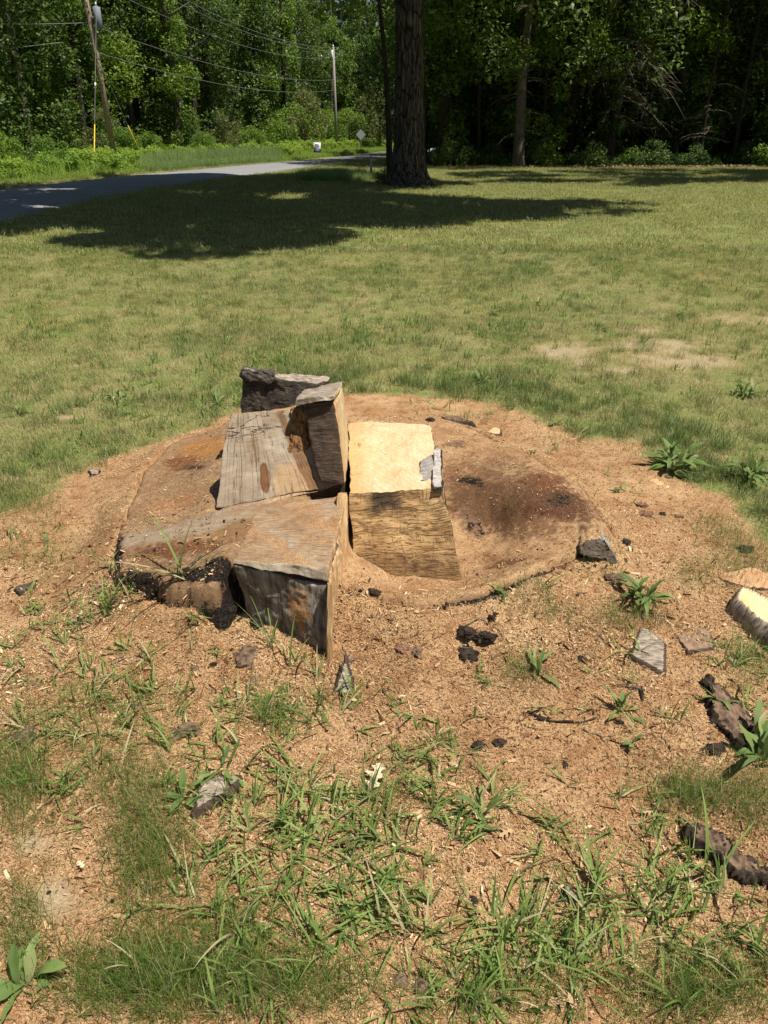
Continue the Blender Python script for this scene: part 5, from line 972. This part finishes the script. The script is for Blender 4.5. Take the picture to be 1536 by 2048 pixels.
off = .9 + rng.random(n) ** 1.3 * 9; w = a_ + nrm * off[:, None]; ok = (w[:, 1] > 20) & (w[:, 1] < 118); w, off = w[ok], off[ok]; n = len(w)
u_, v_ = proj(w[:, 0], w[:, 1]); ed = (off < 2.6) | ((abs(u_ - 634) < 34) & (off < 5)) | ((u_ > 660) & (u_ < 760) & (off < 5)); sc_ = np.where(ed, .45, 1.0) * rng.uniform(.7, 1.3, n) * (.8 + w[:, 1] * .008)
tall = (u_ > 290) & (u_ < 560) & (off < 5.5)
scatter_gn('verge_weeds', np.c_[w[~tall], np.zeros((~tall).sum())], rots((~tall).sum()), sc_[~tall], np.where(ed[~tall], rng.integers(0, 2, (~tall).sum()), rng.integers(0, 4, (~tall).sum())), PV, 'bright weeds along the far road verge')
scatter_gn('tall_verge_grass', np.c_[w[tall], np.zeros(tall.sum())], rots(tall.sum()), np.clip(sc_[tall], .75, 1.5), rng.integers(0, 2, tall.sum()), PT, 'bluish tall grass between the road and the vine-hung trees')
n = 150; xy = np.array([gpos(a, b) for a, b in zip(rng.normal(668, 34, n), rng.uniform(31, 36, n))]); scatter_gn('tall_grass_clump', np.c_[xy, np.zeros(n)], rots(n), rng.uniform(.35, .75, n), rng.integers(0, 2, n), PT, 'clump of tall grass between the road and the big oak')
# woodland floor: leaf litter flakes and seedlings at the edge of the woods
n = 12000; x = rng.uniform(2, 34, n); y = 44.4 + rng.random(n) ** 1.3 * 7 + .6 * fbm(x * .8, x * .1, s=6); ok = sdf(FOREST, x, y) < 1.6 + .6 * fbm(x * .5, y * .5, s=8); x, y = x[ok], y[ok]; n = len(x)
v, f, c = leaves(np.stack([x, y, np.full(n, .04)], 1), np.full(n, .12), n * 2, .16, 120, tilt=.25); v[:, 2] = np.clip(v[:, 2], 0.0, .16)
tag(obj('leaf_litter', mesh('leaf_litter', v, f, mat_leaf('dry_leaf_brown', [(.10, .05, .03), (.22, .12, .07), (.38, .24, .15), (.5, .34, .22)], .1), smooth=False, col=c)), 'brown leaf litter at the edge of the woods', kind='stuff')
n = 800; x = rng.uniform(2, 36, n); y = 46.6 + rng.random(n) * 10
c_, s_ = clumps(7, .05, .45, .3, 130, (.08, .2)); PS = [crown('seedling', leaves(c_, s_, 130, .12, 131), LG)]
scatter_gn('undergrowth', np.stack([x, y, np.zeros(n)], 1), rots(n), rng.uniform(.5, 1.6, n), np.zeros(n), PS, 'low undergrowth inside the edge of the woods')

# foreground grass growing through the sawdust
FINE = [(300, 1690, 75, 130, 1500), (320, 1960, 190, 80, 2600), (620, 1980, 150, 60, 700), (40, 1560, 60, 100, 1000), (50, 1860, 50, 90, 400), (240, 1560, 110, 80, 600), (1385, 1590, 70, 45, 700), (1500, 1600, 60, 60, 500), (250, 1420, 130, 60, 300), (560, 1440, 60, 30, 260), (1250, 1250, 70, 30, 350), (1080, 1240, 60, 22, 220),
        (1190, 1170, 60, 30, 120), (1480, 1120, 70, 60, 800), (1420, 1060, 60, 30, 250), (80, 1110, 80, 50, 300), (60, 1010, 60, 40, 600), (950, 840, 80, 12, 200), (1060, 1990, 150, 60, 350), (1400, 1980, 160, 80, 1100), (1380, 1170, 40, 25, 150), (1040, 1345, 30, 30, 150), (480, 1890, 100, 100, 450), (900, 2010, 80, 60, 120), (350, 1250, 200, 90, 160), (780, 1590, 60, 60, 200), (110, 1420, 130, 70, 250), (1300, 890, 70, 30, 300), (1130, 880, 70, 25, 120), (1500, 1330, 50, 50, 300)]
COARSE = [(1120, 1850, 190, 100, 150), (930, 1930, 110, 90, 75), (1300, 1770, 170, 100, 120), (1440, 1890, 120, 100, 120), (970, 1650, 150, 60, 60), (700, 1640, 130, 110, 150), (560, 1620, 110, 90, 90), (240, 1430, 160, 80, 150), (440, 1740, 110, 120, 130), (640, 1810, 130, 100, 130), (850, 1500, 90, 60, 34), (140, 1300, 140, 80, 90), (100, 1120, 90, 60, 50), (1150, 1950, 120, 60, 70),
          (1480, 1330, 60, 40, 60), (560, 1950, 200, 70, 80), (150, 1560, 130, 80, 100), (380, 1150, 60, 40, 6), (210, 1220, 120, 50, 50), (300, 1340, 150, 60, 70), (1060, 930, 120, 40, 30), (1180, 1000, 120, 60, 20), (900, 810, 140, 14, 60), (690, 1410, 150, 50, 60), (1020, 2000, 150, 60, 60), (510, 1450, 100, 50, 60), (780, 1740, 80, 110, 90), (1200, 1320, 280, 130, 40), (850, 1620, 200, 110, 90), (1250, 1650, 200, 80, 60), (380, 1520, 200, 80, 90)]
def blobpts(lst, mul=1.0):
    X_ = []
    for (u, v_, ru, rv, n) in lst:
        n = int(n * mul); a = rng.normal(0, .62, n) * ru + u; b = rng.normal(0, .62, n) * rv + v_
        p = np.array([P(i, min(j, 2600)) for i, j in zip(a, b)]); X_.append(p[:, :2])
    X_ = np.concatenate(X_); x, y = X_[:, 0], X_[:, 1]
    ok = ~(pip(LSP, x, y) | ((sdf(RSP, x, y) < -.03))); x, y = x[ok], y[ok]; return np.stack([x, y, surf(x, y)], 1)
b = blobpts(FINE, 1.6); n = len(b); straw = np.where(nr(n) < .2, rng.uniform(.4, 1, n), 0)
v1 = blades(b, rng.uniform(0, 6.283, n), rng.uniform(.03, .085, n), rng.uniform(.0009, .002, n), np.abs(rng.normal(.3, .45, n)), rng.uniform(.1, 1.2, n), nr(n), straw, 4)
tag(obj('fine_grass', mesh('fine_grass', v1[0], v1[1], GR_FINE, col=v1[2])), 'fine hair-like grass growing through the sawdust', kind='stuff')
b0 = blobpts(COARSE, .31); lf_ = P(750, 1565, .01)[:2]; b0 = b0[(np.hypot(*(b0[:, :2] - lf_).T) > .06)]; k = rng.integers(2, 7, len(b0)); b = np.repeat(b0, k, 0) + np.c_[rng.normal(0, .007, (k.sum(), 2)), np.zeros(k.sum())]; n = len(b); az0 = np.repeat(rng.uniform(0, 6.283, len(b0)), k)
v2 = blades(b, az0 + rng.normal(0, .9, n), rng.uniform(.05, .15, n) * np.repeat(rng.uniform(.5, 1.15, len(b0)), k), rng.uniform(.0035, .0085, n), np.abs(rng.normal(.75, .4, n)), rng.uniform(.2, 1.6, n), nr(n), np.where(nr(n) < .10, rng.uniform(.5, 1, n), 0), 6, 'grass', 3, .35)
tag(obj('coarse_grass', mesh('coarse_grass', v2[0], v2[1], GR_COARSE, col=v2[2])), 'coarse crabgrass blades sprawling over the sawdust', kind='stuff')
# dry straws lying on the dust
x, y = scatter(2600, .75, 4.2, .3); ok = (lawnmask(x, y) < .3) & ~pip(LSP, x, y) & ~pip(RSP, x, y) ; x, y = x[ok], y[ok]; n = len(x)
v3 = blades(np.stack([x, y, surf(x, y) + .006], 1), rng.uniform(0, 6.283, n), rng.uniform(.015, .07, n), rng.uniform(.0008, .0018, n), rng.uniform(1.35, 1.55, n), rng.normal(0, .3, n), nr(n), rng.uniform(.6, 1, n), 4)
tag(obj('dry_straw', mesh('dry_straw', v3[0], v3[1], mat_grass('dry_straw', [(.4, .3, .16), (.6, .48, .28)], (.62, .5, .3), .2), col=v3[2])), 'bleached dry straws strewn over the sawdust', kind='stuff')

# single grass plants and leafy weeds, each a thing of its own
def grass_plant(label, u, v_, n, L, W, seed, spread=.012, lean=.35, curl=.9, az=None, flat=1.0, cat='grass tuft', name='grass_tuft'):
    p = wz(u, v_); r_ = np.random.default_rng(seed); t = thing(name, label, cat, p)
    a = r_.uniform(0, 6.283, n) if az is None else r_.normal(az, .7, n)
    b = np.c_[r_.normal(0, spread, (n, 2)), np.full(n, -.003)]
    v, f, c = blades(b, a, L * r_.uniform(.55, 1.1, n), W * r_.uniform(.7, 1.2, n), np.abs(r_.normal(lean, .3, n)), curl * r_.uniform(.3, 1.4, n), r_.random(n), np.where(r_.random(n) < .1, .8, 0), 8, 'grass', 3, .35)
    obj('blades', mesh('blades', v, f, GR_COARSE, col=c), t); return t
PL = [(372, 1155, 9, .30, .009, 'tall sprawling grass tuft on the left slab edge above the crumbly bark'), (395, 1250, 5, .15, .008, 'grass sprig with hanging leaf below the tall sprawling tuft'), (545, 1290, 10, .20, .006, 'tall thin-stemmed grass against the dark front block'), (592, 1325, 5, .20, .008, 'upright grass blades at the right foot of the front block'),
      (530, 1440, 22, .12, .004, 'spiky fine tuft left of centre below the stump'), (645, 1402, 16, .11, .006, 'grass tuft beneath the pointed grey shard'), (700, 1395, 7, .12, .007, 'leaning grass sprig right of the pointed shard'), (160, 1255, 9, .13, .007, 'grass tuft with shadow at the left on bare sawdust'), (60, 1220, 12, .10, .004, 'small grass tuft at the far left edge of the sawdust'),
      (220, 1225, 9, .16, .010, 'wide bent grass blades left of the tall sprawling tuft'), (585, 1650, 7, .13, .009, 'arching grass plant above the standing blade'), (635, 1680, 4, .18, .011, 'single broad standing blade left of the pale oak leaf'), (740, 1600, 8, .13, .009, 'grass blades over the pale oak leaf'), (870, 1490, 9, .10, .006, 'small grass sprig in the middle of the open sawdust'),
      (870, 1610, 9, .12, .007, 'grass tuft right of the pale oak leaf'), (1350, 1440, 8, .10, .008, 'upright strappy tuft left of the long bark slab'), (1270, 1310, 3, .16, .010, 'long dark blade leaning over the pointed board'), (1160, 980, 7, .10, .004, 'wispy tuft on sawdust right of the stump'), (1110, 900, 9, .09, .004, 'wispy tuft near the top right lawn edge'), (930, 840, 8, .07, .004, 'little tuft behind the black bark strip'),
      (1250, 790, 12, .14, .004, 'long-stemmed grass tuft standing in the right lawn'), (1190, 1790, 9, .18, .010, 'big grass blades in the lower-right grass'), (1020, 1880, 12, .17, .009, 'dense broad-bladed tuft at the lower right of centre'), (640, 1900, 10, .16, .009, 'broad-bladed tuft at lower centre'), (1420, 1760, 5, .24, .011, 'long curved blades crossing the reddish bark slab'), (840, 1860, 8, .15, .008, 'grass tuft at the bottom centre by bare sawdust'), (470, 1860, 8, .15, .008, 'broad grass tuft in the lower-left fine grass')]
for q, (u, v_, n, L, W, lab) in enumerate(PL): grass_plant(lab, u, v_, n, L, W, 200 + q)
def weed_mesh(n, L, W, seed, lean=1.0, curl=.5, cross=5):
    r_ = np.random.default_rng(seed); a = r_.uniform(0, 6.283, n); k = np.linspace(0, 1, n)
    return blades(np.c_[r_.normal(0, L * .13 if n > 22 else L * .06, (n, 2)), np.full(n, 0.0)], a, L * r_.uniform(.45, 1.1, n), W * r_.uniform(.5, 1.15, n), lean * (1.1 - .85 * k) + r_.normal(0, .3, n), curl + r_.normal(.55, .6, n), r_.random(n), np.where(r_.random(n) < .12, r_.uniform(.3, .9, n), 0), 9, 'leaf', cross, .35)
def weed(label, u, v_, n, L, W, seed, lean=.95, curl=.7, zoff=.0, group=None):
    p = wz(u, v_); t = thing('plantain_weed', label, 'weed', (p[0], p[1], p[2] - .002), 0, group); n = int(n * 1.35)
    v, f, c = weed_mesh(n, L, W, seed, lean, curl); idx = 10 * 5; v = v + .006 * np.stack([fbm(v[:, 0] * 40, v[:, 1] * 40, v[:, 2] * 40 + seed, s=q) for q in range(3)], 1)
    for q in range(n):   # each leaf its own part
        s = slice(q * idx, (q + 1) * idx); fq = f.reshape(4, n, 9, 4)[:, q].reshape(-1, 4) - q * idx
        obj('leaf', mesh('leaf', v[s], fq, GR_PLANT, col=c[s]), t)
    return t
for q, a in enumerate([('large leafy plantain at the right sawdust edge, biggest of the two there', 1345, 935, 30, .20, .038), ('large spreading plantain in the lawn at the right edge', 1500, 960, 26, .20, .034), ('ribbed plantain clump on open sawdust right of the stump', 1285, 1195, 22, .15, .026), ('narrow-leaved plantain with reddish centre right of the charcoal', 1072, 1345, 9, .13, .018),
                       ('star-shaped plantain above the thin black bark strip', 1243, 1425, 13, .11, .015), ('small two-leaved plantain right of the charcoal bits', 1262, 1492, 4, .08, .022), ('big bright plantain at the lower right edge by the bark slab', 1515, 1520, 18, .17, .028), ('single twisted plantain sprouting left of centre', 440, 1545, 6, .13, .020), ('broad-leaved plantain right above the driftwood piece', 372, 1600, 5, .09, .026),
                       ('broad bright plantain in the bottom left corner', 45, 1975, 9, .11, .034), ('drooping dark plantain above the lower-right grass', 968, 1640, 9, .11, .016), ('plantain rosette at the left lawn edge', 38, 832, 14, .13, .024), ('small plantain on sawdust near the top right lawn edge', 1112, 850, 9, .07, .018), ('little rosette with pale flowers right of the stump', 1235, 982, 9, .05, .016),
                       ('yellow-green seedling weed behind the pale block', 962, 768, 12, .12, .026), ('wide weed rosette in the middle right lawn', 1075, 612, 16, .15, .02), ('pale green weed rosette in the middle of the lawn', 985, 630, 14, .13, .02), ('weed rosette right of the middle one in the lawn', 1180, 615, 12, .13, .018), ('weed rosette in the right lawn below the dry patch', 1492, 792, 20, .17, .026),
                       ('weed in the lawn left of the burnt block', 440, 812, 12, .16, .02), ('flat weed rosette in the left lawn', 235, 800, 14, .12, .018), ('small lawn weed left of the burnt rear block', 275, 745, 10, .13, .014), ('distant weed in the left lawn', 265, 552, 12, .14, .02), ('weed patch in the far right lawn', 1220, 520, 18, .22, .022), ('tall weed patch in the upper right lawn', 1350, 455, 16, .22, .022), ('weed in the upper middle lawn', 1010, 508, 14, .18, .022),
                       ('weed rosette nearest the right edge of the lawn', 1365, 632, 14, .14, .02), ('green weed at the centre right of the dry patch', 1200, 660, 14, .14, .02), ('yellow-green weed below the long bark slab', 1430, 1405, 8, .10, .018), ('strappy weed curling beside the long bark slab', 1500, 1425, 6, .10, .014)]):
    weed(a[0], a[1], a[2], a[3], a[4], a[5] * .8, 300 + q)
# fallen leaves
def oak_leaf(L, seed):
    sp = [(0, .02), (.10, .03), (.2, .22), (.28, .30), (.33, .08), (.42, .10), (.52, .36), (.6, .42), (.62, .12), (.72, .12), (.82, .26), (.86, .12), (.94, .10), (1, .0)]
    r_ = np.random.default_rng(seed); V, Fq = [], []
    for i, (t, w) in enumerate(sp):
        bend = .04 * math.sin(t * 4) ; z = .010 + .03 * math.sin(t * 3.1) ** 2
        for s in (-1, -.5, 0, .5, 1):
            ww = w * (1 if s < 0 else r_.uniform(.7, 1.05)); V.append(((ww * s * .8 + bend) * L, (t - .5 + .06 * abs(s) * w) * L, (z + .08 * (s * w) ** 2 + .02 * r_.random()) * 1.0 * L + .003))
    for i in range(len(sp) - 1):
        for k in range(4): Fq.append([i * 5 + k, i * 5 + k + 1, (i + 1) * 5 + k + 1, (i + 1) * 5 + k])
    return V, Fq
LEAFM = [mat_plain('pale_tan_leaf', (.74, .60, .38), .7, .3, .25, 20), mat_plain('orange_brown_leaf', (.42, .23, .11), .7, .3, .4, 30), mat_plain('tan_dead_leaf', (.55, .36, .19), .7, .3, .4, 30)]
for q, (u, v_, L, k, rz, lab) in enumerate([(750, 1565, .105, 0, -.3, 'pale cream lobed oak leaf lying at the centre'), (592, 1690, .05, 2, .4, 'narrow tan dead leaf left of the pale oak leaf'), (908, 1535, .035, 2, .9, 'small tan leaf flake right of the pale oak leaf'), (1012, 1672, .045, 2, 2.0, 'tan leaf flake beside the drooping dark plantain'), (1255, 1925, .06, 2, .7, 'curled tan leaf in the lower-right grass'),
                       (1125, 2010, .07, 2, 1.6, 'tan dead leaf at the bottom edge right of centre'), (1510, 1890, .07, 1, 1.2, 'orange curled leaf at the lower right edge'), (70, 1990, .06, 1, .3, 'orange leaf scrap in the bottom left corner'), (1298, 1630, .04, 2, 1.5, 'curled brown oak leaf above the reddish bark slab'), (1100, 1760, .035, 2, .2, 'small tan scrap in the lower-right grass'), (805, 1402, .02, 0, 1.5, 'tiny pale chip in open sawdust below the stump'), (165, 1690 + 50, .03, 0, .8, 'pale splinter beside the bare soil patch')]):
    p = wz(u, v_); V, Fq = oak_leaf(L, q); tag(obj('fallen_leaf', mesh('fallen_leaf', V, Fq, LEAFM[k]), None, (p[0], p[1], p[2] + (.018 if k == 0 else .008)), rz), lab, 'leaf')
# twigs
for q, (pts, r, mt, lab) in enumerate([([(1055, 1425), (1080, 1438), (1120, 1446), (1170, 1445), (1190, 1440)], .004, BARK, 'dark curved twig below the narrow-leaved plantain'), ([(1165, 1460), (1200, 1473), (1228, 1474)], .0022, DEADL, 'pale bent straw stalk beside the dark twig'), ([(1250, 1224), (1300, 1228), (1350, 1240)], .004, BARK, 'dark twig under the ribbed plantain'),
                          ([(930, 1250), (960, 1236), (1000, 1262), (1010, 1285)], .002, DEADL, 'pale forked straw near the charcoal lumps'), ([(220, 1330), (270, 1312), (305, 1322)], .003, DEAD, 'brown stick on the sawdust left of centre'), ([(1290, 1400), (1330, 1440)], .002, DEADL, 'pale straw right of the star-shaped plantain'), ([(1195, 1270), (1240, 1310)], .0025, DEAD, 'thin brown twig left of the pointed board'), ([(340, 1130), (380, 1105)], .003, DEADL, 'pale dry stalk on the left slab'), ([(365, 1140), (405, 1110)], .0025, DEADL, 'second pale dry stalk on the left slab')]):
    p = np.array([wz(*a) for a in pts]); o_ = p.mean(0); pp = respline(p, 12); pp[:, 2] += r + .004 * np.sin(np.arange(12) * 1.3 + q); v, f = tube(pp - o_, r * (1 - .3 * np.linspace(0, 1, 12)), 6, .3, q); tag(obj('twig', mesh('twig', v, f, mt), None, o_), lab, 'twig')
